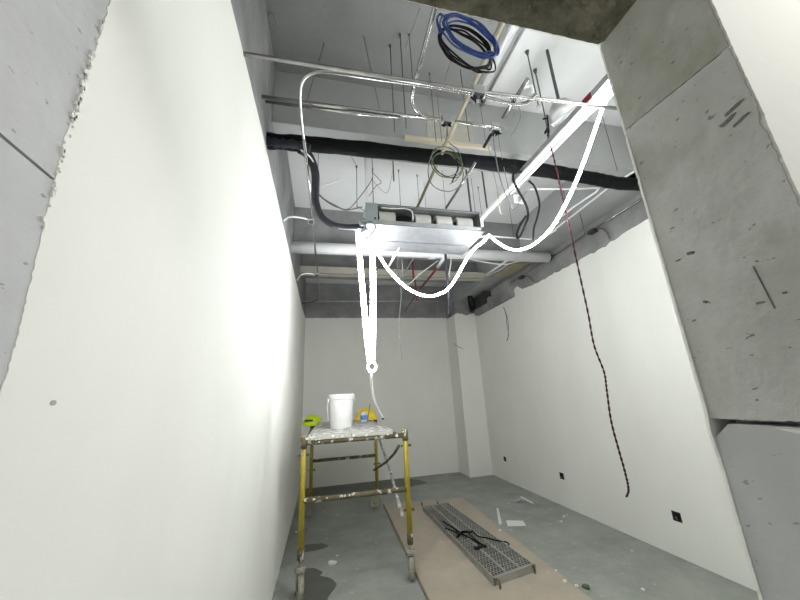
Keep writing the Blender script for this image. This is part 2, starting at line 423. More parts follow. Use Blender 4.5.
# wet patches in the screed (thin film)
def blob(cx, cy, rx, ry, sd, n=36, k=0.25):
    r = random.Random(sd); ph = [r.uniform(0, 6.3) for _ in range(5)]
    return [(cx + rx * math.cos(a) * (1 + k * sum(math.sin((j + 2) * a + ph[j]) / (j + 2) for j in range(5))), cy + ry * math.sin(a) * (1 + k * sum(math.sin((j + 2) * a + ph[j]) / (j + 2) for j in range(5)))) for a in [2 * PI * i / n for i in range(n)]]
for (pts, lab) in (([(-0.362, 7.408, 0.000), (0.173, 7.485, 0.000), (0.780, 7.548, 0.000), (1.506, 7.483, 0.000), (1.940, 7.097, 0.000), (2.018, 6.808, 0.000), (1.519, 6.646, 0.000), (0.961, 6.677, 0.000), (0.328, 6.616, 0.000), (-0.281, 6.567, 0.000)], 'dark wet stain on the floor along the back wall behind the scaffold'),
                   ([(-0.166, 4.118, 0.000), (-0.057, 4.101, 0.000), (0.033, 3.987, 0.000), (0.004, 3.917, 0.000), (0.116, 3.821, -0.000), (0.159, 3.716, 0.000), (0.110, 3.597, 0.000), (0.065, 3.428, 0.000), (-0.152, 3.415, 0.000), (-0.207, 3.736, 0.000)], 'dark wet stain beside the front left scaffold caster'),
                   ([(-0.175, 4.712, 0.000), (0.022, 4.698, 0.000), (0.102, 4.582, 0.000), (-0.022, 4.518, 0.000), (-0.177, 4.521, 0.000)], 'small damp mark on the floor inside the scaffold legs')):
    q = []
    n = len(pts)
    for i in range(n):
        q += ragged([pts[i][:2], pts[(i + 1) % n][:2]], 0.02, 0.06, i)[:-1]
    o = MB().prism(q, 'Z', 0.0004, 0.0016).build('wet_stain', 'wet')
    tag(o, lab, 'stain')
    o['kind'] = 'stuff'

# ------------------------------------------------------------ big overhead things
# black insulated pipe below the first beam
pipe = MB()
PP = [(-0.425, 2.100, 3.467), (0.022, 2.100, 3.490), (0.567, 2.100, 3.503), (1.170, 2.100, 3.508), (1.838, 2.100, 3.503), (2.357, 2.100, 3.481), (2.743, 2.100, 3.461)]
PP = [(XL - 0.02, PP[0][1], PP[0][2])] + PP[1:] + [(3.40, 2.02, PP[-1][2] - 0.01)]
sp = smooth_path(PP, 10)
rnd = random.Random(2)
pipe.tube(sp, [0.056 + rnd.uniform(-0.004, 0.004) for _ in sp], 16)
bp = pipe.build('insulated_pipe', 'blackwrap', smooth=True)
tag(bp, 'thick black wrapped pipe running across the room just under the first beam', 'pipe')
# loose silver-black foil lagging at its left end
fl = MB()
q = smooth_path([(XL, 2.07, 3.44), (-0.33, 2.06, 3.425), (-0.22, 2.06, 3.43), (-0.12, 2.06, 3.41)], 5)
fl.tube(q, [0.030 + 0.006 * math.sin(i * 2.3) for i in range(len(q))], 12)
fl.build('lagging', 'hose', bp, smooth=True)['label'] = 'loose shiny lagging at the left end'
# black hose drooping to the fan unit
q = smooth_path([(-0.194, 2.100, 3.431), (-0.132, 2.163, 3.429), (-0.087, 2.225, 3.340), (-0.082, 2.288, 3.222), (-0.077, 2.350, 3.147), (-0.030, 2.413, 3.062), (0.067, 2.475, 3.032), (0.187, 2.538, 3.057), (0.315, 2.600, 3.106)], 7)
hs = MB().tube(q, [0.034 - 0.010 * i / len(q) for i in range(len(q))], 12).build('drain_hose', 'hose', smooth=True)
tag(hs, 'dark hose bending down from the black pipe into the left end of the fan unit', 'hose')
q = smooth_path([(-0.182, 2.050, 3.381), (-0.116, 2.140, 3.395), (-0.072, 2.230, 3.345), (-0.064, 2.320, 3.265), (-0.072, 2.410, 3.214), (-0.056, 2.500, 3.149)], 6)
tag(MB().tube(q, 0.006, 8).build('cable', 'whitecord', smooth=True), 'thin pale cable taped alongside the dark hose left of the fan unit', 'cable')

# formwork boards left on beam front
o = MB().prism(ragged([(0.63, 3.73), (1.42, 3.73), (1.42, 3.70), (0.63, 3.69), (0.63, 3.73)], 0.006, 0.1, 5)[:-1], 'Y', 2.14, 2.17).build('formwork_board', 'wood')
tag(o, 'strip of raw timber stuck to the lower edge of the first beam', 'board')

o = MB().prism(ragged([(0.86, 4.06), (1.27, 4.05), (1.27, 3.745), (0.84, 3.745), (0.86, 4.06)], 0.004, 0.08, 6)[:-1], 'Y', 2.174, 2.18).build('beige_panel', 'patch')
tag(o, 'beige rendered panel on the front of the first beam above the timber strip', 'panel')
# fan coil unit (four blowers in a galvanised casing)
FX0, FX1, FY0, FY1, FZ0, FZ1 = 0.335, 1.40, 2.46, 2.98, 3.09, 3.26
fcu = thing('fan_coil_unit', (FX0 + 0.53, 2.7, FZ0), 'galvanised ceiling fan unit with an open front showing its blowers', 'air conditioner')
c = MB()
t = 0.004
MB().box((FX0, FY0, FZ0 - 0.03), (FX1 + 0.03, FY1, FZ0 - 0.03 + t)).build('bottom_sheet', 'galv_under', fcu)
c.box((FX0, FY0, FZ0 - 0.03), (FX1, FY0 + t, FZ0 + 0.012))
c.box((FX0, FY0, FZ1 - 0.006), (FX1, FY1, FZ1))
c.box((FX0, FY0, FZ1 - 0.016), (FX1, FY0 + t, FZ1))
c.box((FX1 - t, FY0, FZ0 - 0.03), (FX1, FY1, FZ1)).box((FX0, FY0, FZ0 - 0.03), (FX0 + t, FY1, FZ1)).box((FX0, FY0 + 0.26, FZ0 - 0.03), (FX1, FY0 + 0.264, FZ1))
c.build('casing', 'galv', fcu)
g = MB().box((FX0 - 0.004, FY0 - 0.006, FZ0 - 0.005), (FX0 + 0.10, FY0 + 0.02, FZ1 + 0.002)).build('control_panel', 'panel', fcu, bevel=0.003)
MB().lathe((FX0 + 0.075, FY0 - 0.006, FZ0 + 0.02), [(0.0, -0.004), (0.009, -0.004), (0.009, 0.001)], 12, 'Y').build('cable_gland', 'black', g)
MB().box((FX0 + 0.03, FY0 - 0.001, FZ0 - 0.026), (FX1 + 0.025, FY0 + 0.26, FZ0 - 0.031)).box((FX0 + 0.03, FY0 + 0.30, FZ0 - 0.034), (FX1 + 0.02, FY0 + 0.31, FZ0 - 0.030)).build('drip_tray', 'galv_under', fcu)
def blower(x0, x1):
    cy, cz, R = FY0 + 0.115, FZ0 + 0.072, 0.082
    b = MB().lathe(((x0), cy, cz), [(R * 0.55, 0), (R, 0.0), (R, x1 - x0), (R * 0.55, x1 - x0), (R * 0.55, 0)], 26, 'X').build('blower', 'fan', fcu, smooth=False)
    w = MB().lathe((x0 + 0.004, cy, cz), [(R * 0.15, 0), (R * 0.5, 0.002), (R * 0.5, x1 - x0 - 0.01), (R * 0.15, x1 - x0 - 0.008)], 18, 'X')
    w.build('impeller', 'boxdark', b)
for (a, b) in ((0.455, 0.60), (0.785, 0.93), (0.985, 1.135), (1.185, 1.34)):
    blower(a, b)
MB().lathe((0.62, FY0 + 0.115, FZ0 + 0.06), [(0, 0), (0.055, 0.0), (0.062, 0.02), (0.062, 0.10), (0.055, 0.12), (0, 0.12)], 20, 'X').build('motor', 'black', fcu, smooth=False)
for (xa, xb) in ((0.6, 0.785), (0.93, 0.985), (1.135, 1.185)):
    MB().tube([(xa, FY0 + 0.115, FZ0 + 0.07), (xb, FY0 + 0.115, FZ0 + 0.07)], 0.009).build('shaft', 'galv', fcu)
q = smooth_path([(0.47, FY0 + 0.015, FZ1 - 0.025), (0.58, FY0 + 0.01, FZ1 - 0.03), (0.68, FY0 + 0.01, FZ1 - 0.02), (0.745, FY0 + 0.008, FZ1 - 0.05), (0.75, FY0 + 0.01, FZ0 + 0.03)], 6)
MB().tube(q, 0.006, 8).build('wiring', 'whitecord', fcu, smooth=True)
# coupling flanges on its left end
v = MB()
v.tube([(FX0 - 0.05, 2.56, 3.11), (FX0 + 0.01, 2.56, 3.11)], 0.02, 12).tube([(FX0 - 0.04, 2.56, 3.03), (FX0 + 0.02, 2.56, 3.06)], 0.016, 12)
v.build('pipe_coupling', 'galv', fcu, smooth=True)
o = MB().tube(smooth_path([(FX0 - 0.03, 2.5, 3.13), (FX0 + 0.05, 2.44, 3.06), (FX0 + 0.07, 2.42, 3.0), (FX0 + 0.03, 2.43, 2.94), (FX0 - 0.01, 2.44, 2.90)], 6), 0.005, 8).build('cable', 'greywire', smooth=True)
tag(o, 'short dark cable looping under the left end of the fan unit', 'cable')

# round white duct across under the second beam
DA, DB = (XL, 4.0, 3.53), (3.33, 4.0, 3.57)
dk = MB().tube([DA, DB], 0.075, 24).build('duct', 'duct', smooth=True)
tag(dk, 'round white duct crossing the room behind the fan unit with an open dark end', 'duct')
MB().tube([(DB[0] - 0.002, 4.0, 3.57), (DB[0] + 0.03, 4.0, 3.57)], 0.06, 20).build('open_end', 'black', dk)
MB().tube([(1.42, 4.0, 3.549), (1.50, 4.0, 3.549)], 0.088, 24).build('joint_collar', 'duct', dk)
# cream steel channel across the third bay
q = [(-0.364, 5.450, 3.756), (-0.357, 5.450, 3.558)]
o = MB().box((XL, 5.45, 3.76), (3.04, 5.50, 3.86)).box((XL, 5.50, 3.74), (3.04, 5.60, 3.755)).box((XL, 5.42, 3.855), (3.04, 5.50, 3.865)).build('steel_channel', 'creampaint', bevel=0.003)
tag(o, 'cream painted steel channel spanning the room near the back', 'beam')
o = MB().box((XL, 6.3, 3.99), (3.04, 6.4, 4.08)).build('steel_channel', 'galv_dull')
tag(o, 'dull grey steel channel high up near the back wall', 'beam')

# white trunking on the right running towards the back
tr = thing('cable_trunking', (1.6, 0.9, 3.43), 'long white cable trunking pair running from the doorway to the fan unit', 'trunking')
a, b = (1.683, 1.194, 3.430), (1.626, 2.866, 3.430)
TXA, TXB, TY0, TY1 = a[0], b[0], a[1], b[1]
sl = (TXB - TXA) / (TY1 - TY0)
def tx(y): return TXA + sl * (y - TY0)
def ybar(mb, off0, off1, z0, z1, y0, y1):
    mb.add([(tx(y0) + off0, y0, z0), (tx(y0) + off1, y0, z0), (tx(y0) + off1, y0, z1), (tx(y0) + off0, y0, z1),
            (tx(y1) + off0, y1, z0), (tx(y1) + off1, y1, z0), (tx(y1) + off1, y1, z1), (tx(y1) + off0, y1, z1)],
           [(0, 1, 2, 3), (7, 6, 5, 4), (0, 4, 5, 1), (1, 5, 6, 2), (2, 6, 7, 3), (3, 7, 4, 0)])
    return mb
ybar(MB(), -0.022, 0.020, 3.415, 3.45, YN1 + 0.01, TY1).build('trunking_body', 'white', tr, bevel=0.003)
ybar(MB(), 0.036, 0.062, 3.415, 3.445, YN1 + 0.01, 2.35).build('trunking_body', 'white', tr, bevel=0.003)
ybar(MB(), -0.040, -0.024, 3.415, 3.46, YN1 + 0.01, 2.2).build('steel_strut', 'galv_dull', tr)
ybar(MB(), 0.021, 0.035, 3.418, 3.44, YN1 + 0.01, 2.35).build('gap_shade', 'greywire', tr)  # dark strip added to stand in for shade in the gap between the bodies
ybar(MB(), -0.041, -0.030, 3.413, 3.461, 1.31, 1.38).build('red_mark', 'red', tr)
sk = MB()
for k in range(5):
    yy = 1.31 + 0.014 * k
    ybar(sk, -0.006 + 0.003 * (k % 2), 0.010 - 0.002 * (k % 3), 3.4142, 3.4152, yy, yy + 0.006)
M['redink'] = mat('red_print', (0.75, 0.30, 0.27), 0.6, noise=20, col2=(0.8, 0.4, 0.35))
sk.build('red_print', 'redink', tr)
MB().tube([(tx(TY1), TY1 - 0.02, 3.432), (tx(TY1), TY1 + 0.06, 3.432)], 0.032, 14).tube([(tx(TY1) + 0.02, TY1 - 0.0, 3.425), (tx(TY1) + 0.02, TY1 + 0.02, 3.36)], 0.02, 10).build('end_fitting', 'white', tr, smooth=True)
tg = (1.761, 2.370, 3.400)
o = MB().box((tg[0] - 0.045, tg[1] - 0.02, 3.325), (tg[0] + 0.045, tg[1] - 0.008, 3.41)).build('paper_tag', 'paper')
tag(o, 'white paper tag with blue scribbles hanging under the white trunking', 'tag')
w = MB()
for (x0, z0, x1, z1) in ((-0.01, 3.385, 0.015, 3.39), (0.015, 3.39, 0.0, 3.365), (0.0, 3.365, 0.02, 3.36), (-0.015, 3.35, 0.0, 3.34), (0.005, 3.375, -0.012, 3.36)):
    w.tube([(tg[0] + x0, tg[1] - 0.021, z0), (tg[0] + x1, tg[1] - 0.021, z1)], 0.003, 5)
w.build('blue_scribble', 'blue', o)

# ------------------------------------------------------------ lit LED ropes
def rope(pts, r, label, m='rope', k=7, name='led_rope'):
    o = MB().tube(smooth_path(pts, k), r, 10).build(name, m, smooth=True)
    return tag(o, label, 'rope light')
rope([(0.309, 2.880, 3.211), (0.328, 2.880, 2.854), (0.351, 2.880, 2.509), (0.376, 2.880, 2.156), (0.398, 2.880, 1.945)], 0.024, 'leftmost lit LED rope hanging straight down from the fan unit', 'rope_bundle')
rope([(0.450, 2.900, 3.036), (0.447, 2.900, 2.714), (0.437, 2.900, 2.325), (0.425, 2.900, 2.052), (0.414, 2.900, 1.946)], 0.026, 'right one of the two lit LED ropes hanging down from the fan unit', 'rope_bundle')
lp_ = []
c0 = (0.413, 2.900, 1.903)
for k in range(15):
    a = 2 * PI * k / 14
    lp_.append((c0[0] + 0.034 * math.cos(a), 2.87 + 0.004 * k / 14, c0[2] + 0.040 * math.sin(a)))
rope(lp_, 0.008, 'small lit loop tying the hanging LED ropes at their lower end', 'rope', 3, 'rope_loop')
rope([(0.467, 2.920, 3.036), (0.515, 2.917, 2.973), (0.599, 2.914, 2.838), (0.712, 2.911, 2.706), (0.826, 2.908, 2.616), (0.973, 2.905, 2.568), (1.087, 2.902, 2.585), (1.187, 2.878, 2.636), (1.265, 2.835, 2.739), (1.321, 2.792, 2.840), (1.376, 2.749, 2.932), (1.441, 2.706, 3.012), (1.512, 2.663, 3.061), (1.562, 2.620, 3.118)], 0.0115, 'lit LED rope sagging in a curve below the fan unit')
rope([(1.562, 2.620, 3.118), (1.574, 2.533, 3.010), (1.603, 2.445, 2.908), (1.651, 2.358, 2.840), (1.695, 2.236, 2.814), (1.672, 2.045, 2.792), (1.639, 1.855, 2.799), (1.589, 1.664, 2.835), (1.620, 1.564, 2.951), (1.705, 1.509, 3.141), (1.787, 1.455, 3.345), (1.825, 1.400, 3.466)], 0.0095, 'lit LED rope swinging up from the fan unit to the white trunking')
rope([(1.825, 1.400, 3.466), (1.812, 1.370, 3.466), (1.746, 1.270, 3.411), (1.620, 1.120, 3.292), (1.72, 0.75, 3.36), (1.70, 0.545, 3.36)], 0.008, 'lit LED rope end running beside the white trunking towards the doorway')
o = rope([(0.405, 2.880, 1.876), (0.408, 2.888, 1.775), (0.420, 2.896, 1.675), (0.445, 2.910, 1.583), (0.485, 2.930, 1.507), (0.505, 2.950, 1.477)], 0.0105, 'unlit white tail of the hanging LED rope ending above the scaffold deck', 'whitecord')
MB().tube([(0.501, 2.950, 1.485), (0.511, 2.950, 1.460)], 0.009, 8).build('plug', 'black', o)

# ------------------------------------------------------------ conduits
def conduit(pts, r, label, m='conduit', name='conduit', k=1, cat='conduit'):
    q = smooth_path(pts, k) if k > 1 else pts
    return tag(MB().tube(q, r, 12).build(name, m, smooth=True), label, cat)
ZA = 3.38
conduit([(-0.400, 1.303, 3.267), (0.892, 1.377, 3.380), (1.427, 1.348, 3.380), (2.015, 1.316, 3.380)], 0.0115, 'upper bright metal conduit crossing the first bay from the left wall')
conduit([(-0.156, 1.942, 3.375), (-0.161, 1.692, 3.375), (-0.156, 1.564, 3.375), (-0.138, 1.484, 3.375), (-0.087, 1.432, 3.375), (0.009, 1.408, 3.375), (0.286, 1.399, 3.375), (0.580, 1.390, 3.375), (0.846, 1.391, 3.375)], 0.0115,
        'metal conduit with a wide bend beside the left wall leading to the highest junction box', k=8)
conduit([(-0.156, 1.942, 3.375), (-0.132, 2.667, 3.375), (-0.123, 3.383, 3.375), (-0.101, 4.443, 3.375)], 0.0115, 'metal conduit running back along the left wall past the fan unit')
conduit([(-0.097, 4.670, 3.400), (-0.087, 5.892, 3.450), (-0.155, 6.190, 3.460), (-0.403, 6.377, 3.460), (-0.475, 6.491, 3.440)], 0.011, 'thin metal conduit bending towards the left wall at the very back', k=4)
conduit([(-0.400, 1.733, 3.479), (0.137, 1.651, 3.400), (0.731, 1.637, 3.400)], 0.011, 'upper of two close conduits ending at the middle junction box')
conduit([(-0.400, 1.851, 3.567), (0.138, 1.662, 3.380), (0.459, 1.649, 3.380)], 0.010, 'lower of two close conduits left of the middle junction box')
conduit([(0.836, 1.631, 3.400), (1.223, 1.629, 3.400)], 0.010, 'short conduit between the middle and lowest junction boxes')
a = (0.502, 1.371, 3.430)
conduit([(a[0] - 0.02, YN1, 3.43), a, (0.504, 1.465, 3.430), (0.516, 1.547, 3.430), (0.547, 1.593, 3.420), (0.613, 1.635, 3.410), (0.689, 1.636, 3.400), (0.753, 1.638, 3.400)], 0.012, 'metal conduit coming over the doorway and curving into the middle junction box', k=5)
a, b = (0.884, 1.092, 3.500), (0.916, 2.846, 3.500)
conduit([(a[0] + 0.02, YN1, 3.50), a, b], 0.014, 'cream plastic pipe running from the doorway back to the fan unit', 'cream', 'plastic_pipe', cat='pipe')
a, b = (1.145, 1.261, 3.400), (1.152, 2.650, 3.400)
conduit([a, (1.145, 1.547, 3.400)], 0.013, 'short silver conduit slanting up from the lowest junction box', 'conduit')
conduit([(1.135, 1.681, 3.400), (1.142, 1.817, 3.400)], 0.012, 'short black sleeve below the lowest junction box', 'black', 'sleeve', cat='sleeve')
conduit([(1.152, 1.993, 3.400), b], 0.0115, 'silver conduit reaching the top of the fan unit from the first beam', 'conduit')
conduit([(0.915, 1.397, 3.380), (1.045, 1.413, 3.380), (1.132, 1.419, 3.380), (1.196, 1.408, 3.380), (1.236, 1.371, 3.380), (1.241, 1.327, 3.380)], 0.0105, 'bent conduit curling up right of the highest junction box', k=5)
conduit([(1.264, 1.452, 3.440), (1.232, 1.467, 3.500), (1.253, 1.449, 3.560), (1.300, 1.418, 3.560), (1.312, 1.425, 3.520)], 0.008, 'flexible pale hose loop right of the highest junction box', 'white', 'flexible_hose', 6, 'hose')
# ceiling rails
for dx, n_ in ((0, 'left'), (1, 'right')):
    a = (1.31, 1.405)[dx]
    conduit([(a, YN1, 4.215), (a, 2.17, 4.215)], 0.013 if dx else 0.016, 'ceiling rail on the %s of a pair running front to back on the slab' % n_, 'galv_dull' if dx else 'white', 'ceiling_rail', cat='rail')
# right wall conduits
conduit([(3.400, 2.395, 3.606), (3.400, 3.184, 3.609), (3.400, 3.898, 3.589), (3.400, 4.834, 3.586), (3.400, 5.736, 3.578), (3.410, 6.195, 3.567), (3.430, 6.438, 3.523)], 0.010, 'long thin conduit running above the right wall plaster', 'conduit')
for (pb, pts, lab) in (((3.405, 3.193, 3.599), [(3.400, 3.122, 3.590), (3.400, 3.024, 3.537), (3.400, 2.974, 3.441), (3.400, 2.967, 3.356)], 'near'), ((3.405, 4.846, 3.572), [(3.400, 4.722, 3.544), (3.400, 4.593, 3.478), (3.400, 4.517, 3.343)], 'far')):
    t_ = thing('conduit_box', pb, '%s small dark conduit box with a bent outlet on the right wall' % lab, 'junction box')
    MB().box((pb[0] - 0.03, pb[1] - 0.05, pb[2] - 0.03), (XR, pb[1] + 0.05, pb[2] + 0.015)).build('box_body', 'boxdark', t_)
    MB().tube(smooth_path(pts, 5), 0.010, 10).build('outlet_bend', 'conduit', t_, smooth=True)
conduit([(3.000, 3.355, 3.672), (3.000, 3.931, 3.714), (3.000, 4.643, 3.756)], 0.012, 'pale conduit under the right beam seen beyond the LED rope', 'white')
conduit([(3.028, 2.132, 3.700), (2.975, 2.415, 3.700), (3.012, 3.323, 3.700), (3.024, 4.871, 3.700), (2.932, 5.181, 3.700)], 0.011, 'white conduit following the lower edge of the right beam', 'white')
conduit([(2.079, 2.568, 3.660), (2.404, 2.518, 3.660), (2.818, 2.436, 3.660), (2.843, 2.504, 3.660), (2.812, 2.783, 3.660), (2.819, 3.199, 3.660)], 0.011, 'white conduit with a sharp corner under the ceiling right of the trunking', 'white', k=1)
conduit([(1.40, 2.9, 3.20), (1.745, 2.950, 3.290), (2.518, 3.100, 3.366)], 0.009, 'short white rod sticking out right of the fan unit', 'white', 'rod', cat='rod')
# left wall bends
conduit([(-0.143, 3.019, 3.375), (-0.247, 2.986, 3.375), (-0.347, 2.965, 3.360), (-0.402, 2.983, 3.322)], 0.009, 'pale bent conduit entering the left wall near the fan unit', 'white', k=4)
conduit([(-0.095, 4.562, 3.375), (-0.232, 4.515, 3.375), (-0.329, 4.545, 3.360), (-0.402, 4.804, 3.376)], 0.009, 'pale bent conduit entering the left wall near the back', 'white', k=4)
for (p, lab) in (((-0.143, 3.019, 3.375), 'small grey conduit coupling box left of the fan unit'), ((-0.109, 4.523, 3.375), 'small grey conduit coupling box near the back left corner')):
    t_ = MB().box((p[0] - 0.03, p[1] - 0.05, p[2] - 0.022), (p[0] + 0.03, p[1] + 0.05, p[2] + 0.022)).build('conduit_box', 'galv_dull', bevel=0.004)
    tag(t_, lab, 'junction box')
    MB().box((p[0] - 0.02, p[1] - 0.03, p[2] - 0.026), (p[0] + 0.02, p[1] + 0.03, p[2] - 0.021)).build('cover_plate', 'boxdark', t_)

# junction boxes
def jbox(p, sz, lab, extra=None):
    t_ = thing('junction_box', p, lab, 'junction box')
    x, y, z = p
    MB().box((x - sz, y - sz * 0.6, z - 0.015), (x + sz, y + sz * 0.6, z + 0.045)).build('box_body', 'galv', t_, bevel=0.004)
    MB().box((x - sz * 0.8, y - sz * 0.5, z - 0.018), (x + sz * 0.8, y + sz * 0.5, z - 0.014)).build('opening', 'boxdark', t_)
    f = MB()
    r_ = random.Random(int(x * 1000))
    for k in range(4):
        xx = x + r_.uniform(-0.6, 0.6) * sz
        f.tube([(xx, y, z - 0.015), (xx + r_.uniform(-0.02, 0.02), y + r_.uniform(-0.02, 0.02), z - 0.045), (xx + r_.uniform(-0.03, 0.03), y, z - 0.03)], 0.006, 7)
    f.build('wire_ends', 'black', t_)
    return t_
jbox((0.884, 1.388, 3.375), 0.042, 'galvanised junction box with dark wires, highest of the three under the first slab')
jbox((0.779, 1.635, 3.390), 0.036, 'galvanised junction box with dark wires, middle of the three under the first slab')
jbox((1.137, 1.643, 3.390), 0.034, 'round-cornered junction box closest to the black pipe')

# ------------------------------------------------------------ threaded hanger rods
HR = 'threaded rods hanging from the slab'
def hanger(top_pt, bot, label, r=0.0035, m='rod', anchor=True, foot=False, z1=ZC):
    x, y, _ = top_pt
    zb = bot[2]
    t_ = thing('hanger_rod', (x, y, zb), label, 'hanger rod', HR)
    MB().tube([(x, y, zb), (x, y, z1)], r, 8).build('rod', m, t_, smooth=True)
    if anchor:
        MB().tube([(x, y, z1 - 0.03), (x, y, z1)], r * 2.2, 8).tube([(x, y, z1 - 0.004), (x, y, z1)], r * 3.6, 6).build('anchor', 'rod', t_)
    if foot:
        MB().lathe((x, y, zb - 0.01), [(0, 0), (0.016, 0.0), (0.018, 0.012), (0.005, 0.02)], 12).build('foot_nut', 'galv', t_)
    return t_
def H(tx_, bx, label, **k):
    hanger(tx_, bx, label, **k)

hanger((0.459, 1.809, 0), (0, 0, 3.417), 'hanger rod just left of the tallest one above the middle conduits', r=0.004, anchor=True, foot=False, z1=4.25)
hanger((0.517, 1.717, 0), (0, 0, 3.372), 'longest hanger rod left of the curved conduit with a bright anchor', r=0.004, anchor=True, foot=False, z1=4.25)
hanger((0.584, 1.704, 0), (0, 0, 3.498), 'thin hanger rod directly left of the conduit coming over the doorway', r=0.003, anchor=True, foot=False, z1=4.25)
hanger((0.830, 1.971, 0), (0, 0, 3.538), 'hanger rod with a folded bracket left of the middle junction box', r=0.003, anchor=True, foot=False, z1=4.25)
hanger((0.952, 2.14, 0), (0, 0, 3.703), 'thin hanger rod right beside the middle junction box', r=0.0025, anchor=False, foot=False, z1=4.25)
hanger((1.071, 1.890, 0), (0, 0, 3.507), 'hanger rod passing left of the highest junction box down to the beam', r=0.0035, anchor=False, foot=False, z1=4.25)
hanger((1.369, 2.14, 0), (0, 0, 3.765), 'thin hanger rod below the highest junction box', r=0.0025, anchor=False, foot=False, z1=4.25)
hanger((1.551, 1.660, 0), (0, 0, 3.693), 'hanger rod with a bright foot nut right of the ceiling rails', r=0.005, anchor=True, foot=True, z1=4.25)
hanger((1.712, 1.788, 0), (0, 0, 3.507), 'long hanger rod reaching down to the white trunking', r=0.005, anchor=True, foot=False, z1=4.25)
hanger((2.681, 2.088, 0), (0, 0, 3.589), 'hanger rod in front of the right beam near the door jamb', r=0.003, anchor=False, foot=False, z1=4.25)
hanger((0.340, 3.239, 0), (0, 0, 3.697), 'hanger rod at the left end of the fan unit', r=0.004, anchor=True, foot=False, z1=4.25)
hanger((0.497, 3.061, 0), (0, 0, 3.571), 'hanger rod right of the white pipe above the fan unit', r=0.0045, anchor=False, foot=False, z1=4.25)
hanger((0.720, 2.991, 0), (0, 0, 3.908), 'short thick dark hanger rod stopping above the fan unit', r=0.007, anchor=False, foot=False, z1=4.25)
hanger((0.842, 3.229, 0), (0, 0, 3.711), 'hanger rod with a bracket above the middle of the fan unit', r=0.003, anchor=True, foot=False, z1=4.25)
hanger((1.088, 3.283, 0), (0, 0, 3.740), 'hanger rod above the second blower from the right', r=0.003, anchor=True, foot=False, z1=4.25)
hanger((1.586, 2.964, 0), (0, 0, 3.522), 'thick dark hanger bar right above the right end of the fan unit', r=0.011, anchor=False, foot=False, z1=4.25)
hanger((1.791, 2.966, 0), (0, 0, 3.569), 'thick dark hanger bar closest to the white trunking end fitting', r=0.01, anchor=False, foot=False, z1=4.25)
hanger((1.784, 3.231, 0), (0, 0, 3.702), 'thin hanger rod between the two thick hanger bars', r=0.003, anchor=False, foot=False, z1=4.25)
hanger((1.958, 3.392, 0), (0, 0, 3.816), "small hanger rod right of the fan unit's upper corner", r=0.003, anchor=True, foot=False, z1=4.25)
hanger((2.626, 3.749, 0), (0, 0, 3.731), 'thin hanger rod behind the tag of the white trunking', r=0.0035, anchor=False, foot=False, z1=4.25)
hanger((3.104, 3.020, 0), (0, 0, 3.429), 'hanger rod crossing behind the red and black twisted wire', r=0.0035, anchor=False, foot=False, z1=3.72)
hanger((-0.089, 3.033, 0), (0, 0, 3.909), 'hanger rod beside the dark hose in the second bay', r=0.003, anchor=False, foot=False, z1=4.25)
hanger((1.214, 3.403, 0), (0, 0, 3.812), 'faint short hanger rod above the rightmost blower', r=0.0022, anchor=False, foot=False, z1=4.25)
hanger((1.364, 3.144, 0), (0, 0, 3.653), 'fine hanger wire rod beneath the green wire coil', r=0.0022, anchor=False, foot=False, z1=4.25)
hanger((2.555, 2.635, 0), (0, 0, 3.613), 'fine hanger rod behind the LED rope in the second bay', r=0.0022, anchor=False, foot=False, z1=4.25)
o = conduit([(0.35, 2.52, 3.27), (0.35, 2.52, ZC)], 0.014, 'white pipe standing between the fan unit left end and the slab', 'white', 'drop_pipe', cat='pipe')

# thin slanting tie wires overhead
def wire(pts, r, label, m='greywire', k=5, name='wire', cat='wire', group=None):
    q = smooth_path(pts, k) if len(pts) > 2 else pts
    return tag(MB().tube(q, r, 7).build(name, m, smooth=True), label, cat, group)
wire([(-0.035, 1.888, 4.240), (-0.137, 1.689, 3.400)], 0.003, 'thin tie wire slanting from the slab near the left wall')
wire([(0.252, 1.782, 4.240), (0.275, 1.600, 3.645), (0.319, 1.615, 3.400)], 0.003, 'thin tie wire slanting from the slab to the two close conduits')
wire([(0.968, 1.833, 4.240), (0.918, 2.000, 4.075)], 0.0025, 'thin tie wire left of the highest junction box')
wire([(0.617, 1.523, 4.240), (0.435, 1.362, 3.600)], 0.002, 'very thin wire crossing the slab near the lintel')
wire([(0.223, 2.984, 4.240), (0.310, 3.000, 4.070)], 0.0025, 'thin wire from the beam to the leftmost rod above the fan unit')
wire([(0.464, 2.900, 3.825), (0.608, 2.900, 3.683), (0.679, 2.950, 3.887), (0.720, 3.000, 4.084)], 0.002, 'faint wire hanging in a shallow curve above the fan unit')
wire([(0.428, 2.900, 3.629), (0.504, 2.900, 3.757), (0.559, 2.900, 3.812), (0.466, 2.900, 3.924)], 0.0035, 'dark wire curving off the rod above the left end of the fan unit')
wire([(-0.082, 2.400, 3.291), (-0.017, 2.400, 3.222), (0.080, 2.400, 3.166), (0.153, 2.400, 3.135), (0.218, 2.400, 3.150), (0.299, 2.450, 3.208)], 0.006, 'dark twin wire sagging into the control panel of the fan unit')
wire([(-0.083, 2.400, 3.338), (-0.049, 2.400, 3.247), (0.048, 2.400, 3.172), (0.137, 2.400, 3.143), (0.194, 2.400, 3.157), (0.261, 2.400, 3.249), (0.348, 2.400, 3.386), (0.385, 2.400, 3.470), (0.396, 2.400, 3.574)], 0.004, 'thin dark wire rising from the sagging twin wire beside the fan unit')
wire([(-0.104, 2.300, 3.339), (-0.041, 2.300, 3.281), (0.021, 2.300, 3.297), (0.115, 2.300, 3.355)], 0.005, 'pale stub of wire poking out right of the dark hose', 'whitecord')
wire([(0.256, 2.440, 3.207), (0.331, 2.440, 3.156)], 0.003, 'tiny wire at the control panel corner')

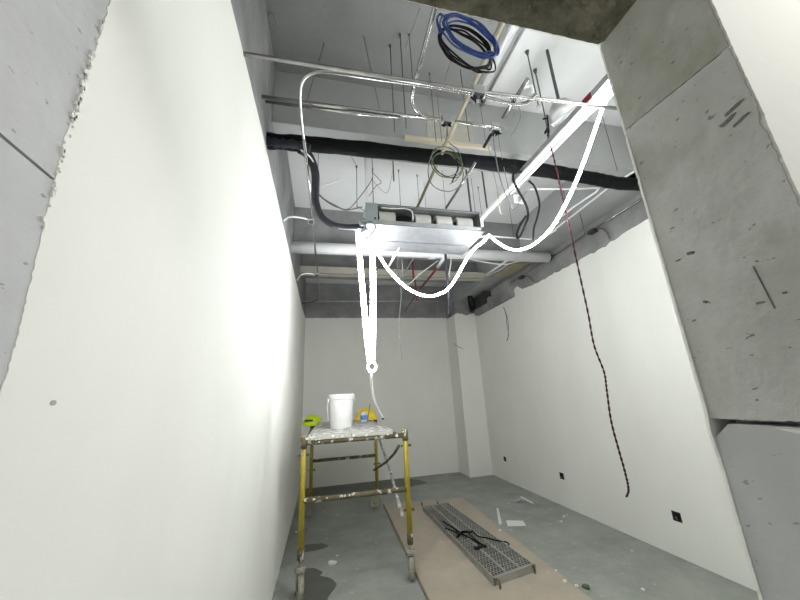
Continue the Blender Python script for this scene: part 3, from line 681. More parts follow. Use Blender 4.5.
# cable coils
def coil(name, label, cx, cy, a, b, ang, y0, loops, m, r, seed, cat='cable', drop=0, pit=None):
    """loops: number of turns; given as an ellipse lying in the plane y = y0"""
    rnd = random.Random(seed)
    pts = []
    c, s = math.cos(ang), math.sin(ang)
    for i in range(loops):
        da, db, dx, dz = [rnd.uniform(-1, 1) for _ in range(4)]
        for k in range(18):
            t = 2 * PI * k / 18
            u, v = (a * (1 + 0.14 * da)) * math.cos(t), (b * (1 + 0.22 * db)) * math.sin(t)
            pts.append((cx + dx * a * 0.07 + u * c - v * s, y0 + 0.022 * i / loops + rnd.uniform(-0.004, 0.004), cz_of(cy) + dz * b * 0.09 + u * s + v * c))
    o = MB().tube(smooth_path(pts, 3), r, 7).build(name, m, smooth=True)
    return tag(o, label, cat)
def cz_of(z): return z
c0 = (0.691, 1.100, 3.339)
e1 = (0.823, 1.100, 3.250)
e2 = (0.767, 1.100, 3.457)
A_ = 0.93 * math.hypot(e1[0] - c0[0], e1[2] - c0[2]); G_ = math.atan2(e1[2] - c0[2], e1[0] - c0[0])
B_ = math.hypot(e2[0] - c0[0], e2[2] - c0[2]) * 0.70
coil('cable_coil', 'coil of blue cable hanging from the overhead conduit near the lintel', c0[0], c0[2] + 0.01, A_, B_, G_, 1.06, 5, 'blue', 0.0042, 3)
coil('cable_coil', 'coil of black cable hanging behind and below the blue coil', c0[0] - 0.01, c0[2] - 0.025, A_ * 1.04, B_ * 1.12, G_ - 0.08, 1.10, 6, 'black', 0.0042, 8)
wire([(0.566, 1.090, 3.477), (0.566, 1.130, 3.560), (0.526, 1.090, 3.444), (0.534, 1.090, 3.357)], 0.006, 'blue tie looping the coils onto the overhead conduit', 'blue', name='cable_tie', cat='cable tie')
# green wire coil under the middle junction box
coil('wire_coil', 'loose coil of green wire hanging in front of the black pipe', *(lambda p: (p[0], p[2]))((0.882, 1.950, 3.312)), 0.115, 0.13, 0.4, 1.93, 3, 'olive', 0.0038, 5)
wire([(0.879, 1.850, 3.590), (0.863, 1.861, 3.460), (0.822, 1.872, 3.400), (0.750, 1.883, 3.329), (0.714, 1.894, 3.203), (0.732, 1.906, 3.104), (0.801, 1.917, 3.061), (0.898, 1.928, 3.070), (0.982, 1.939, 3.147), (1.024, 1.950, 3.267)], 0.0038, 'green and grey wire dropping from the middle junction box into the coil', 'greywire')
wire([(0.902, 1.900, 3.633), (0.904, 1.900, 3.483), (0.970, 1.900, 3.419), (0.989, 1.900, 3.286), (0.944, 1.900, 3.167), (0.876, 1.900, 3.107)], 0.0035, 'dark green wire on the right side of the wire coil', 'olive')
wire([(0.946, 1.900, 3.343), (0.953, 1.900, 3.255), (0.893, 1.900, 3.126)], 0.005, 'short black stub end within the green wire coil', 'black')
# wires from the lowest junction box
wire([(1.279, 1.950, 3.664), (1.325, 2.040, 3.590), (1.393, 2.130, 3.470), (1.464, 2.220, 3.362), (1.518, 2.310, 3.253), (1.583, 2.400, 3.221)], 0.0035, 'pale wire dropping from the lowest junction box past the black pipe', 'cream')
wire([(1.325, 1.950, 3.671), (1.351, 2.000, 3.540), (1.394, 2.050, 3.331), (1.470, 2.100, 3.163), (1.539, 2.150, 3.115), (1.633, 2.200, 3.204), (1.725, 2.250, 3.327), (1.826, 2.300, 3.424)], 0.0045, 'dark wire sagging from the lowest junction box to the white trunking', 'greywire')
wire([(1.371, 1.950, 3.679), (1.434, 2.038, 3.523), (1.506, 2.125, 3.359), (1.579, 2.212, 3.187), (1.667, 2.300, 3.219)], 0.003, 'thin dark wire meeting the lowest point of the sagging wire', 'greywire')
wire([(1.168, 1.418, 3.385)] + [(1.418, 1.700, 3.639), (1.365, 1.700, 3.518), (1.299, 1.700, 3.417)], 0.004, 'thin grey wire curling below the pale hose loop', 'greywire')
wire([(1.159, 1.276, 3.420), (1.163, 1.335, 3.420), (1.162, 1.399, 3.420)], 0.006, 'dark sleeve end at the top of the short silver conduit', 'black', name='sleeve', cat='sleeve')
wire([(1.180, 1.500, 3.560), (1.202, 1.500, 3.513)], 0.004, 'small dark wire stub right of the highest junction box')
# black cables hanging from the white trunking
wire([(1.534, 1.950, 3.330), (1.485, 1.971, 3.340), (1.473, 1.992, 3.297), (1.509, 2.013, 3.221), (1.563, 2.033, 3.138), (1.602, 2.054, 3.071), (1.612, 2.075, 3.001), (1.585, 2.096, 2.928), (1.550, 2.117, 2.856), (1.528, 2.138, 2.838), (1.546, 2.158, 2.895), (1.613, 2.179, 2.996), (1.691, 2.200, 3.091)], 0.010, 'thick black cable twisted into a hanging loop below the white trunking', 'black', name='cable', cat='cable')
wire([(1.705, 2.100, 3.374), (1.773, 2.133, 3.355), (1.822, 2.167, 3.281), (1.846, 2.200, 3.204), (1.825, 2.233, 3.102), (1.802, 2.267, 3.020), (1.796, 2.300, 2.918)], 0.009, 'black cable hanging down right of the twisted black loop', 'black', name='cable', cat='cable')
# red and black twisted wire hanging over the right
tp = smooth_path([(1.679, 1.740, 3.629), (1.653, 1.740, 3.501), (1.664, 1.740, 3.337), (1.668, 1.740, 3.074), (1.671, 1.740, 2.707), (1.671, 1.740, 2.392), (1.672, 1.740, 2.106), (1.665, 1.740, 1.898), (1.696, 1.740, 1.730), (1.686, 1.740, 1.611), (1.671, 1.740, 1.451), (1.679, 1.740, 1.302), (1.690, 1.740, 1.170), (1.689, 1.740, 1.083), (1.664, 1.740, 1.046)], 22)
tw = thing('twisted_wire', tp[-1], 'long red and black twisted wire hanging down in front of the right wall', 'wire')
for ph, mm, rr in ((0.0, 'maroon', 0.0034), (PI, 'black', 0.0034)):
    MB().tube([p + Vector((0.003 * math.cos(i * 0.62 + ph), 0.003 * math.sin(i * 0.62 + ph), 0)) for i, p in enumerate(tp)], rr, 7).build('strand', mm, tw, smooth=True)['label'] = ('red strand' if ph == 0 else 'black strand')
t_ = MB().tube([(1.688, 1.740, 3.718), (1.683, 1.740, 3.649), (1.670, 1.740, 3.541)], 0.006, 8).tube([(1.643, 1.740, 3.671), (1.691, 1.740, 3.689)], 0.006, 8).tube([(1.634, 1.740, 3.535), (1.673, 1.740, 3.599)], 0.008, 8).build('cable_clip', 'black', smooth=True)
tag(t_, 'black clips holding the red and black twisted wire at its top', 'clip')
# dome fitting on a channel strut
p = (1.706, 1.620, 3.647)
t_ = thing('dome_fitting', (p[0], p[1], p[2]), 'grey dome-shaped fitting on a dark strut beside the white trunking', 'ceiling fitting')
R0 = 0.080
MB().lathe((p[0], p[1], p[2] - 0.05), [(0.0, 0.115), (0.035, 0.113), (0.062, 0.10), (0.078, 0.07), (R0, 0.03), (R0, 0.0), (0.07, -0.004), (0.0, -0.004)], 26).build('dome_housing', 'dome', t_, smooth=True)
a, b = (1.605, 1.630, 3.500), (1.660, 1.470, 3.500)
MB().tube([a, b], 0.008, 6).tube([(a[0] + 0.02, a[1] + 0.01, 3.5), (b[0] + 0.02, b[1] + 0.01, 3.5)], 0.006, 6).build('white_strip', 'white', t_)
q = (1.706, 1.583, 4.250)
MB().box((p[0] - 0.008, p[1] - 0.008, p[2] + 0.05), (p[0] + 0.008, p[1] + 0.008, ZC)).build('strut', 'rod', t_)

# far overhead: red sprinkler pipe, hangers, sagging cords
a, b, c_ = (1.589, 3.769, 3.450), (1.632, 4.260, 3.450), (1.655, 5.237, 3.450)
t_ = thing('sprinkler_pipe', b, 'slim sprinkler pipe painted red with a white front section behind the fan unit', 'pipe')
MB().tube([a, b], 0.026, 12).build('white_section', 'white', t_, smooth=True)['label'] = 'white section'
MB().tube([b, c_], 0.018, 12).tube([(1.675, 5.712, 3.450), (1.752, 6.838, 3.450)], 0.010, 10).build('red_section', 'red', t_, smooth=True)['label'] = 'red section'
MB().tube([(1.334, 4.600, 3.763), (1.343, 4.600, 3.392)], 0.015, 12).tube([(1.366, 4.600, 3.360), (1.377, 4.600, 3.036)], 0.012, 8).build('drop_section', 'red', t_, smooth=True)
conduit([(0.716, 2.894, 3.070), (0.710, 3.452, 3.070)], 0.013, 'short white conduit slanting below the fan unit in front of the LED rope', 'white', 'conduit')
conduit([(1.282, 4.240, 3.600), (1.287, 4.884, 3.600), (1.297, 5.070, 3.600)], 0.010, 'grey conduit slanting down behind the fan unit', 'galv', 'conduit')
t_ = thing('pipe_hanger', (1.227, 4.800, 3.479), 'small silver pipe hanger hanging behind the fan unit', 'hanger')
p = (1.227, 4.800, 3.479)
MB().tube([p, (p[0], p[1], ZC)], 0.010, 8).build('rod', 'galv', t_, smooth=True)
MB().lathe((p[0], p[1] - 0.02, p[2] - 0.02), [(0.035, 0), (0.045, 0), (0.045, 0.04), (0.035, 0.04), (0.035, 0)], 18, 'Y').build('ring', 'galv', t_)
wire([(1.239, 4.800, 3.377), (1.298, 4.720, 3.334), (1.466, 4.640, 3.478), (1.649, 4.560, 3.606), (1.779, 4.480, 3.698), (1.839, 4.400, 3.767)], 0.008, 'white cord sagging towards the white end of the sprinkler pipe', 'whitecord', name='cord', cat='cord')
wire([(1.655, 3.850, 3.520), (1.800, 3.894, 3.473), (1.998, 3.938, 3.456), (2.234, 3.981, 3.440), (2.464, 4.025, 3.437), (2.674, 4.069, 3.465), (2.917, 4.112, 3.544), (3.208, 4.156, 3.636), (3.461, 4.200, 3.659)], 0.008, 'white cord sagging in front of the round white duct', 'whitecord', name='cord', cat='cord')
wire([(1.733, 4.000, 3.578), (1.733, 4.000, 3.424), (1.684, 4.000, 3.227), (1.648, 4.000, 3.006)], 0.007, 'white cord dropping straight beside the black vertical cable', 'whitecord', name='cord', cat='cord')
wire([(1.246, 3.000, 3.128), (1.243, 3.000, 2.978), (1.241, 3.000, 2.722), (1.234, 3.000, 2.528), (1.220, 3.000, 2.382)], 0.014, 'black cable hanging straight down from the right part of the fan unit', 'black', name='cable', cat='cable')
wire([(0.943, 3.950, 3.454), (0.951, 3.975, 3.233), (0.986, 4.000, 2.990), (0.975, 4.025, 2.790), (0.941, 4.050, 2.528), (0.955, 4.075, 2.298), (0.976, 4.100, 2.084)], 0.005, 'thin grey wire hanging free in front of the back wall', 'greywire')
conduit([(2.712, 4.858, 3.580), (2.761, 4.099, 3.580)], 0.016, 'white tube running back below the round duct near the right beam', 'white', 'tube', cat='tube')
o = MB().prism([(3.036, 5.225, 3.700)[:2], (3.074, 4.590, 3.700)[:2], (3.413, 4.466, 3.700)[:2], (3.421, 5.135, 3.700)[:2]], 'Z', 3.69, 3.705).build('cover_board', 'cream')
tag(o, 'beige board lying flat overhead next to the right beam', 'board')
conduit([(-0.400, 6.300, 3.478), (2.392, 6.300, 3.535)], 0.016, 'thin grey conduit crossing the raw concrete above the back wall plaster', 'galv_dull')
# shaded recess in the back right corner, black coil on a stub pipe
t_ = thing('stub_pipe', (3.201, 6.600, 3.828), 'pale stub pipe above the corner column carrying a black coil', 'pipe')
MB().tube([(3.203, 6.600, 3.852), (3.799, 6.600, 3.792)], 0.035, 12).build('tube', 'creampaint', t_, smooth=True)
MB().tube([(3.206, 6.620, 3.907), (3.185, 6.560, 3.743)], 0.045, 10).build('elbow', 'creampaint', t_, smooth=True)
c0 = (3.200, 6.500, 3.584)
coil('cable_coil', 'small black cable coil hanging in the back right corner above the plaster', c0[0], c0[2], 0.06, 0.15, 0.1, 6.48, 3, 'black', 0.014, 4)
o = MB().box((3.28, 6.0, 3.42), (XR, 6.8, 3.68)).build('recess_shade_block', 'boxdark')  # added dark block stands in for shade inside the corner recess
tag(o, 'dark block standing in for the shaded recess over the right wall at the far corner', 'box')
# broken block ends above right wall plaster
for i, (y0, y1, z1) in enumerate(((5.9, 6.25, 3.53), (6.28, 6.62, 3.48), (5.15, 5.85, 3.66))):
    pts = ragged([(y0, 3.30), (y0, z1), (y1, z1 - 0.02), (y1, 3.30)], 0.012, 0.05, 80 + i)
    o = MB().prism(pts, 'X', XR - 0.10 - 0.03 * (i < 2), XR).build('wall_block', 'raw')
    tag(o, ('broken grey block end on the right wall, middle of the far three', 'broken grey block end on the right wall, nearest the corner column', 'longest grey block above the right wall plaster near the back')[i], 'block')
wire([(3.420, 5.571, 3.217), (3.420, 5.523, 3.044), (3.420, 5.538, 2.850), (3.420, 5.531, 2.674), (3.420, 5.634, 2.557)], 0.006, 'thin twin wire hanging on the right wall near the column', 'greywire')
wire([(3.420, 5.558, 3.193), (3.420, 5.487, 2.975), (3.420, 5.501, 2.784), (3.420, 5.594, 2.570)], 0.004, 'single fine wire next to the twin wire by the column', 'greywire')
wire([(2.843, 6.840, 2.721), (2.908, 6.840, 2.653), (3.044, 6.840, 2.584)], 0.006, 'tiny curved wire poking from the corner column', 'greywire')

# ------------------------------------------------------------ wall sockets (open boxes)
for (p, h, lab) in (((3.430, 6.283, 0.387), 0.04, 'small dark socket box on the right wall, farthest from the doorway'), ((3.430, 4.674, 0.409), 0.042, 'small dark socket box on the right wall, middle of the row'), ((3.430, 3.020, 0.373), 0.043, 'small dark socket box on the right wall, nearest the door jamb')):
    t_ = thing('socket_box', p, lab, 'socket box')
    x, y, z = p
    f = MB()
    for (a, b) in (((-h, -h), (h, -h + 0.005)), ((-h, h - 0.005), (h, h)), ((-h, -h), (-h + 0.005, h)), ((h - 0.005, -h), (h, h))):
        f.box((x - 0.006, y + a[0], z + a[1]), (x + 0.012, y + b[0], z + b[1]))
    f.build('box_rim', 'boxdark', t_)
    MB().box((x - 0.002, y - h, z - h), (x + 0.001, y + h, z + h)).build('box_back', 'black', t_)
    MB().tube([(x - 0.002, y, z), (x - 0.012, y + 0.01, z - 0.01), (x - 0.014, y - 0.01, z - 0.025)], 0.004, 6).build('wire_ends', 'greywire', t_)

# ------------------------------------------------------------ rolling scaffold
L0, L1, F0, F1 = -0.172, 0.850, 3.60, 5.73
ZD = 1.27
sc_ = thing('rolling_scaffold', ((L0 + L1) / 2, (F0 + F1) / 2, 0), 'yellow rolling scaffold with plaster-splashed deck standing on the grey floor', 'scaffold')
r = 0.026
legs = {}
for (x, y, nm) in ((L0, F0, 0), (L1, F0, 0), (L0 + 0.02, F1, 0), (L1 + 0.01, F1, 0)):
    lg = MB().tube([(x, y, 0.27), (x, y, ZD + (0.04 if y == F0 else 0.0))], r, 14).build('leg', 'yellow', sc_, smooth=True)
    MB().tube([(x, y, ZD - 0.07), (x, y, ZD + 0.035)], r * 1.25, 14).build('top_clamp', 'dirty', lg, smooth=True)
    if y == F0:
        MB().tube([(x, y, 0.27), (x, y, 0.36)], r * 1.12, 14).build('lower_sleeve', 'dirty', lg, smooth=True)
for (y, z, m_) in ((F0, ZD - 0.02, 'dirty'), (F0, 0.745, 'dirty'), (F1, ZD - 0.02, 'dirty'), (F1, 0.745, 'dirty')):
    MB().tube([(L0, y, z), (L1 + 0.01, y, z)], 0.024, 12).build('crossbar', m_, sc_, smooth=True)
MB().tube([(L0 + 0.01, F0, ZD - 0.05), (L0 + 0.01, F1, ZD - 0.05)], 0.014, 10).build('side_rail', 'dirty', sc_, smooth=True)
MB().tube([(L1, F0, ZD - 0.05), (L1, F1, ZD - 0.05)], 0.014, 10).build('side_rail', 'dirty', sc_, smooth=True)
# brace pins
for (x, y, z) in ((L0, F0, 1.14), (L0, F0, 0.50), (L0 + 0.02, F1, 1.08), (L0 + 0.02, F1, 0.62), (L1, F0, 0.56), (L1, F0, 1.15), (L1 + 0.01, F1, 0.62), (L1 + 0.01, F1, 1.20)):
    MB().tube([(x - 0.05, y, z), (x + 0.055, y, z)], 0.009, 8).tube([(x + 0.045, y - 0.012, z), (x + 0.045, y + 0.012, z)], 0.014, 8).build('brace_pin', 'dirty', sc_)
# braces on the right side
br = MB().tube([(0.784, 3.620, 1.147), (0.824, 4.100, 0.999), (0.864, 4.800, 0.803), (0.878, 5.400, 0.649), (0.816, 5.720, 0.535)], 0.016, 10).build('diagonal_brace', 'dirty', sc_, smooth=True)
MB().tube([(0.910, 5.720, 1.001), (0.871, 4.700, 0.752), (0.786, 3.630, 0.514)], 0.017, 10).build('diagonal_brace', 'deck', sc_, smooth=True)['label'] = 'pale paint-splashed brace'
# deck of two boards lying slightly askew on the frame
def slat(mb, f0, f1, b0, b1, y0, y1, z0, z1):
    return mb.add([(f0, y0, z0), (f1, y0, z0), (b1, y1, z0), (b0, y1, z0), (f0, y0, z1), (f1, y0, z1), (b1, y1, z1), (b0, y1, z1)],
                  [(0, 3, 2, 1), (4, 5, 6, 7), (0, 1, 5, 4), (1, 2, 6, 5), (2, 3, 7, 6), (3, 0, 4, 7)])
for i in range(2):
    f0, f1 = (-0.135, 0.290)[i], (0.284, 0.715)[i]
    b0, b1 = (-0.060, 0.350)[i], (0.344, 0.745)[i]
    pl = slat(MB(), f0, f1, b0, b1, F0 - 0.02, F1 + 0.06, ZD + 0.012, ZD + 0.03).build('deck_board', 'deck', sc_, bevel=0.003)
    e = slat(MB(), f0, f0 + 0.022, b0, b0 + 0.022, F0 - 0.02, F1 + 0.06, ZD + 0.004, ZD + 0.042)
    slat(e, f1 - 0.022, f1, b1 - 0.022, b1, F0 - 0.02, F1 + 0.06, ZD + 0.004, ZD + 0.042)
    slat(e, f0, f1, f0, f1, F0 - 0.026, F0 - 0.014, ZD + 0.002, ZD + 0.036)
    e.build('edge_rail', 'creampaint', pl)
# lumps of dried plaster on the front bar
pb = MB()
rnd = random.Random(12)
for k in range(18):
    x = rnd.uniform(L0, L1); z = ZD + rnd.uniform(-0.02, 0.035); s_ = rnd.uniform(0.004, 0.010)
    pb.obox((x, F0 - 0.028, z), (s_ * 1.4, 0, s_ * 0.3), (0, s_ * 0.5, 0), (-s_ * 0.2, 0, s_))
for k in range(8):
    x = rnd.uniform(L0, L1); s_ = rnd.uniform(0.004, 0.010)
    pb.obox((x, F0 - 0.022, 0.755), (s_, 0, 0), (0, s_ * 0.5, 0), (0, 0, s_))
pb.build('plaster_lumps', 'plaster', sc_, kind='stuff')
def caster(x, y, ang):
    c = MB().tube([(x, y, 0.19), (x, y, 0.30)], 0.016, 10).lathe((x, y, 0.195), [(0, 0), (0.045, 0.0), (0.05, 0.012), (0.035, 0.03), (0, 0.032)], 16).build('caster', 'caster', sc_)
    ux, uy = math.cos(ang), math.sin(ang)          # rolling direction
    nx, ny = -uy, ux
    off = 0.035
    wx, wy = x - ux * off, y - uy * off
    R = 0.092
    w = MB()
    n = 28
    prof = [(0.02, -0.020), (0.055, -0.016), (0.062, -0.020), (R - 0.008, -0.022), (R, -0.012), (R, 0.012), (R - 0.008, 0.022), (0.062, 0.020), (0.055, 0.016), (0.02, 0.020)]
    vs, fs = [], []
    for (rr, h) in prof:
        for k in range(n):
            a = 2 * PI * k / n
            vs.append((wx + ux * rr * math.cos(a) + nx * h, wy + uy * rr * math.cos(a) + ny * h, R + 0.001 + rr * math.sin(a)))
    for i in range(len(prof) - 1):
        for k in range(n):
            fs.append((i * n + k, i * n + (k + 1) % n, (i + 1) * n + (k + 1) % n, (i + 1) * n + k))
    w.add(vs, fs).tube([(wx - nx * 0.03, wy - ny * 0.03, R), (wx + nx * 0.03, wy + ny * 0.03, R)], 0.02, 12)
    w.build('wheel', 'caster', c)
    fk = MB()
    for s_ in (-1, 1):
        cx, cy = wx + nx * 0.031 * s_, wy + ny * 0.031 * s_
        fk.obox((cx + ux * 0.012, cy + uy * 0.012, 0.145), (ux * 0.022, uy * 0.022, 0), (nx * 0.003, ny * 0.003, 0), (ux * 0.012, uy * 0.012, 0.055))
    fk.obox((x - ux * 0.01, y - uy * 0.01, 0.197), (ux * 0.04, uy * 0.04, 0), (nx * 0.034, ny * 0.034, 0), (0, 0, 0.005))
    fk.obox((wx + ux * 0.075, wy + uy * 0.075, 0.19), (ux * 0.03, uy * 0.03, 0), (nx * 0.018, ny * 0.018, 0), (0, 0, 0.004))
    fk.build('fork', 'caster', c)
caster(L0, F0, 1.75)
caster(L1, F0, 1.35)
caster(L0 + 0.02, F1, 0.5)
caster(L1 + 0.01, F1, 0.15)

# ------------------------------------------------------------ things on the scaffold deck
ZT = ZD + 0.031
# bucket
bx, by = 0.232, 4.36
bk = thing('plastic_bucket', (bx, by, ZT), 'white plastic bucket standing on the scaffold deck', 'bucket')
MB().lathe((bx, by, ZT), [(0, 0), (0.128, 0), (0.133, 0.006), (0.150, 0.36), (0.150, 0.385)], 40).build('bucket_body', 'bucket', bk, smooth=True)
MB().lathe((bx, by, ZT), [(0.0, 0.372), (0.150, 0.372), (0.151, 0.340), (0.162, 0.342), (0.164, 0.39), (0.158, 0.402), (0.150, 0.398), (0.146, 0.388), (0.0, 0.386)], 40).build('lid', 'bucket', bk, smooth=False)
MB().tube(smooth_path([(bx - 0.160, by - 0.02, ZT + 0.33), (bx - 0.175, by - 0.04, ZT + 0.25), (bx - 0.168, by - 0.06, ZT + 0.18), (bx - 0.155, by - 0.05, ZT + 0.10)], 6), 0.004, 8).build('handle', 'whitecord', bk, smooth=True)
MB().obox((bx - 0.160, by - 0.02, ZT + 0.335), (0.012, 0, 0), (0, 0.02, 0), (0, 0, 0.018)).obox((bx + 0.158, by + 0.02, ZT + 0.335), (0.012, 0, 0), (0, 0.02, 0), (0, 0, 0.018)).build('handle_lug', 'bucket', bk)
# helmets
def helmet(loc, rot, m, label, band=False, s=1.0):
    t_ = thing('hard_hat', loc, label, 'hard hat')
    R = Matrix.Rotation(rot, 3, 'Z')
    def tr(mb):
        mb.v = [tuple(Vector(loc) + R @ (Vector(v) * s)) for v in mb.v]
        return mb
    prof = [(0.122 * math.cos(a) , 0.125 * math.sin(a)) for a in [PI / 2 * i / 10 for i in range(11)]]
    prof = [(0.135, -0.012), (0.140, 0.0), (0.128, 0.006)] + prof[1:]
    tr(MB().lathe((0, 0, 0.012), prof, 32, sx=1.12)).build('shell', m, t_, smooth=True)
    pts = [(0.13 * math.cos(a) * 1.12 + (0.045 * math.cos(a) ** 2 if math.cos(a) > 0 else 0), 0.13 * math.sin(a)) for a in [-1.15 + 2.3 * i / 14 for i in range(15)]]
    inner = [(0.115 * math.cos(a), 0.115 * math.sin(a)) for a in [1.15 - 2.3 * i / 14 for i in range(15)]]
    tr(MB().prism(pts + inner, 'Z', 0.004, 0.010)).build('peak', m, t_)
    tr(MB().tube([(0.126 * 1.08 * math.cos(a), 0, 0.012 + 0.128 * math.sin(a)) for a in [0.5 + 2.1 * i / 10 for i in range(11)]], 0.010, 8)).build('ridge', m, t_, smooth=True)
    if band:
        bb = MB()
        for (a0, a1) in ((PI * 1.18, PI * 1.50), (-0.30, 0.1)):
            bb.lathe((0, 0, 0.012), [(0.1195, 0.05), (0.108, 0.078)], 12, sx=1.125, a0=a0, a1=a1)
        bb.v = [(v[0] * 1.03, v[1] * 1.03, v[2]) for v in bb.v]
        tr(bb).build('dark_sticker', 'boxdark', t_)
    return t_
hp = (0.701, 5.576, 1.300)
helmet((hp[0] - 0.02, 5.55, ZT + 0.005), 3.3, 'hat', 'yellow hard hat on the far end of the scaffold deck', s=1.22)
helmet((-0.155, 5.76, 1.262), 0.1, 'lime', 'lime green hard hat on the far left corner of the scaffold', band=True, s=1.08)
# bottle with blue label in front of the yellow hard hat
bpnt = (0.638, 5.383, 1.300)
bt = thing('plastic_bottle', (bpnt[0], 5.14, ZT), 'clear plastic bottle with a blue label in front of the yellow hard hat', 'bottle')
q_ = (bpnt[0] - 0.035, 5.14, ZT)
MB().lathe(q_, [(0, 0), (0.052, 0), (0.056, 0.01), (0.056, 0.115), (0.048, 0.13), (0.018, 0.142), (0.018, 0.15), (0, 0.15)], 22).build('bottle_body', 'clear', bt, smooth=True)
MB().lathe(q_, [(0.0575, 0.035), (0.0575, 0.10)], 22).build('label_wrap', 'label', bt, smooth=True)
MB().tube([(q_[0] + 0.045, 5.08, ZT + 0.02), (q_[0] + 0.085, 5.08, ZT + 0.25)], 0.006, 8).build('stirring_stick', 'greywire', bt)
# ------------------------------------------------------------ floor things
sh = thing('floor_sheet', (1.5, 4.2, 0), 'beige protective board sheet lying on the floor under the steel plank', 'floor sheet')
pts = [(0.976, 5.82), (2.243, 5.676), (2.12, 2.55), (2.06, 1.6), (0.80, 1.6), (0.887, 3.214)]
q = []
for i in range(len(pts)):
    q += ragged([pts[i], pts[(i + 1) % len(pts)]], 0.010, 0.12, i + 3)[:-1]
MB().prism(q, 'Z', 0.0018, 0.010).build('board', 'sheet', sh)
ed = MB()
ed.prism([(0.965, 5.82), (0.976, 5.82), (0.894, 3.214), (0.81, 1.6), (0.795, 1.6), (0.877, 3.214)], 'Z', 0.002, 0.016)
ed.build('torn_edge', 'sheet_edge', sh)

# steel scaffold plank
def quad(u, v, z):
    a, b, c, d = Vector((1.495, 3.20)), Vector((1.975, 3.30)), Vector((1.873, 5.31)), Vector((1.472, 5.33))
    p = (a * (1 - u) + b * u) * (1 - v) + (d * (1 - u) + c * u) * v
    return (p.x, p.y, z)
pk = thing('steel_plank', quad(0.5, 0.5, 0.011), 'steel mesh scaffold plank lying on the beige floor sheet', 'scaffold plank')
def qbar(mb, u0, v0, u1, v1, z0, z1):
    P = [quad(u0, v0, z0), quad(u1, v0, z0), quad(u1, v1, z0), quad(u0, v1, z0), quad(u0, v0, z1), quad(u1, v0, z1), quad(u1, v1, z1), quad(u0, v1, z1)]
    return mb.add(P, [(0, 3, 2, 1), (4, 5, 6, 7), (0, 1, 5, 4), (1, 2, 6, 5), (2, 3, 7, 6), (3, 0, 4, 7)])
zb, zt = 0.011, 0.066
for (u0, u1) in ((0.0, 0.035), (0.965, 1.0)):
    m_ = MB(); qbar(m_, u0, 0, u1, 1, zb + 0.006, zt); qbar(m_, u0 - (0.012 if u0 == 0 else 0), 0, u1, 1, zb, zb + 0.008)
    m_.build('side_channel', 'plank', pk)
for (v0, v1) in ((0.0, 0.012), (0.988, 1.0)):
    m_ = MB(); qbar(m_, 0, v0, 1, v1, zb, zt + 0.004)
    m_.build('end_plate', 'plank', pk)
for k in (1, 2):
    m_ = MB(); qbar(m_, k / 3 - 0.025, 0.01, k / 3 + 0.025, 0.99, zt - 0.014, zt - 0.001)
    m_.build('spine', 'plank', pk)
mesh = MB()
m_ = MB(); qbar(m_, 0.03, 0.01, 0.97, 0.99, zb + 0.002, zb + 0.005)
m_.build('hole_shade_sheet', 'boxdark', pk)  # added dark sheet stands in for the shade below the open mesh
NV = 30
for b in range(3):
    u0, u1 = b / 3 + 0.025, (b + 1) / 3 - 0.02
    for s_ in range(NV):
        for (sa, sb) in ((0, 1), (1, 0)):
            v = (s_ + 0.5) / NV
            for h in range(4):
                ua, ub = u0 + (u1 - u0) * h / 4, u0 + (u1 - u0) * (h + 1) / 4
                va, vb = v + (sa - 0.5) * 0.028, v + (sb - 0.5) * 0.028
                P0, P1 = quad(ua, va, zt - 0.006), quad(ub, vb, zt - 0.006)
                d = Vector((0, 0.0088, 0))
                mesh.add([Vector(P0) - d, Vector(P0) + d, Vector(P1) + d, Vector(P1) - d,
                          Vector(P0) - d - Vector((0, 0, 0.003)), Vector(P0) + d - Vector((0, 0, 0.003)), Vector(P1) + d - Vector((0, 0, 0.003)), Vector(P1) - d - Vector((0, 0, 0.003))],
                         [(0, 1, 2, 3), (7, 6, 5, 4), (0, 4, 5, 1), (1, 5, 6, 2), (2, 6, 7, 3), (3, 7, 4, 0)])
mesh.build('expanded_mesh', 'plank', pk)
for (u, v, dv) in ((0.05, 0.0, -1), (0.93, 0.0, -0.4), (0.02, 1.0, 1), (0.62, 1.0, 1)):
    p = Vector(quad(u, v, zt - 0.01))
    m_ = MB().tube(smooth_path([p, p + Vector((0.0, 0.03 * dv, 0.012)), p + Vector((0, 0.055 * dv, 0.0)), p + Vector((0, 0.06 * dv, -0.045 if dv < 0 else 0.045))], 4), 0.009, 8)
    m_.build('hook', 'dirty', pk, smooth=True)
# black rods bundle on the plank
rb = thing('rod_bundle', (1.665, 4.275, 0.070), 'bundle of thin black metal rods tied together lying on the steel plank', 'rods')
def bar(pts, r=0.0065):
    MB().tube(smooth_path(pts, 5) if len(pts) > 2 else pts, r, 8).build('black_rod', 'black', rb, smooth=True)
ZR = 0.078
bar([(1.536, 4.617, 0.076), (1.571, 4.391, 0.076), (1.642, 4.023, 0.076), (1.696, 3.788, 0.076)])
bar([(1.480, 4.392, 0.076), (1.568, 4.193, 0.078), (1.661, 3.960, 0.076), (1.641, 3.770, 0.076), (1.573, 3.770, 0.076)])
bar([(1.511, 4.083, 0.082), (1.616, 4.187, 0.084), (1.718, 4.130, 0.090)], 0.012)
bar([(1.758, 4.221, 0.076), (1.744, 4.031, 0.080), (1.818, 3.958, 0.076), (1.910, 3.858, 0.070), (1.992, 3.858, 0.050), (2.031, 3.869, 0.022), (1.988, 3.838, 0.020), (1.948, 3.853, 0.020)], 0.007)
bar([(1.673, 4.203, 0.082), (1.678, 3.942, 0.080), (1.703, 3.755, 0.078)])
bar([(1.572, 3.766, 0.082), (1.712, 3.772, 0.084)], 0.010)
bar([(1.544, 4.105, 0.080), (1.576, 4.304, 0.082), (1.544, 4.492, 0.080)])

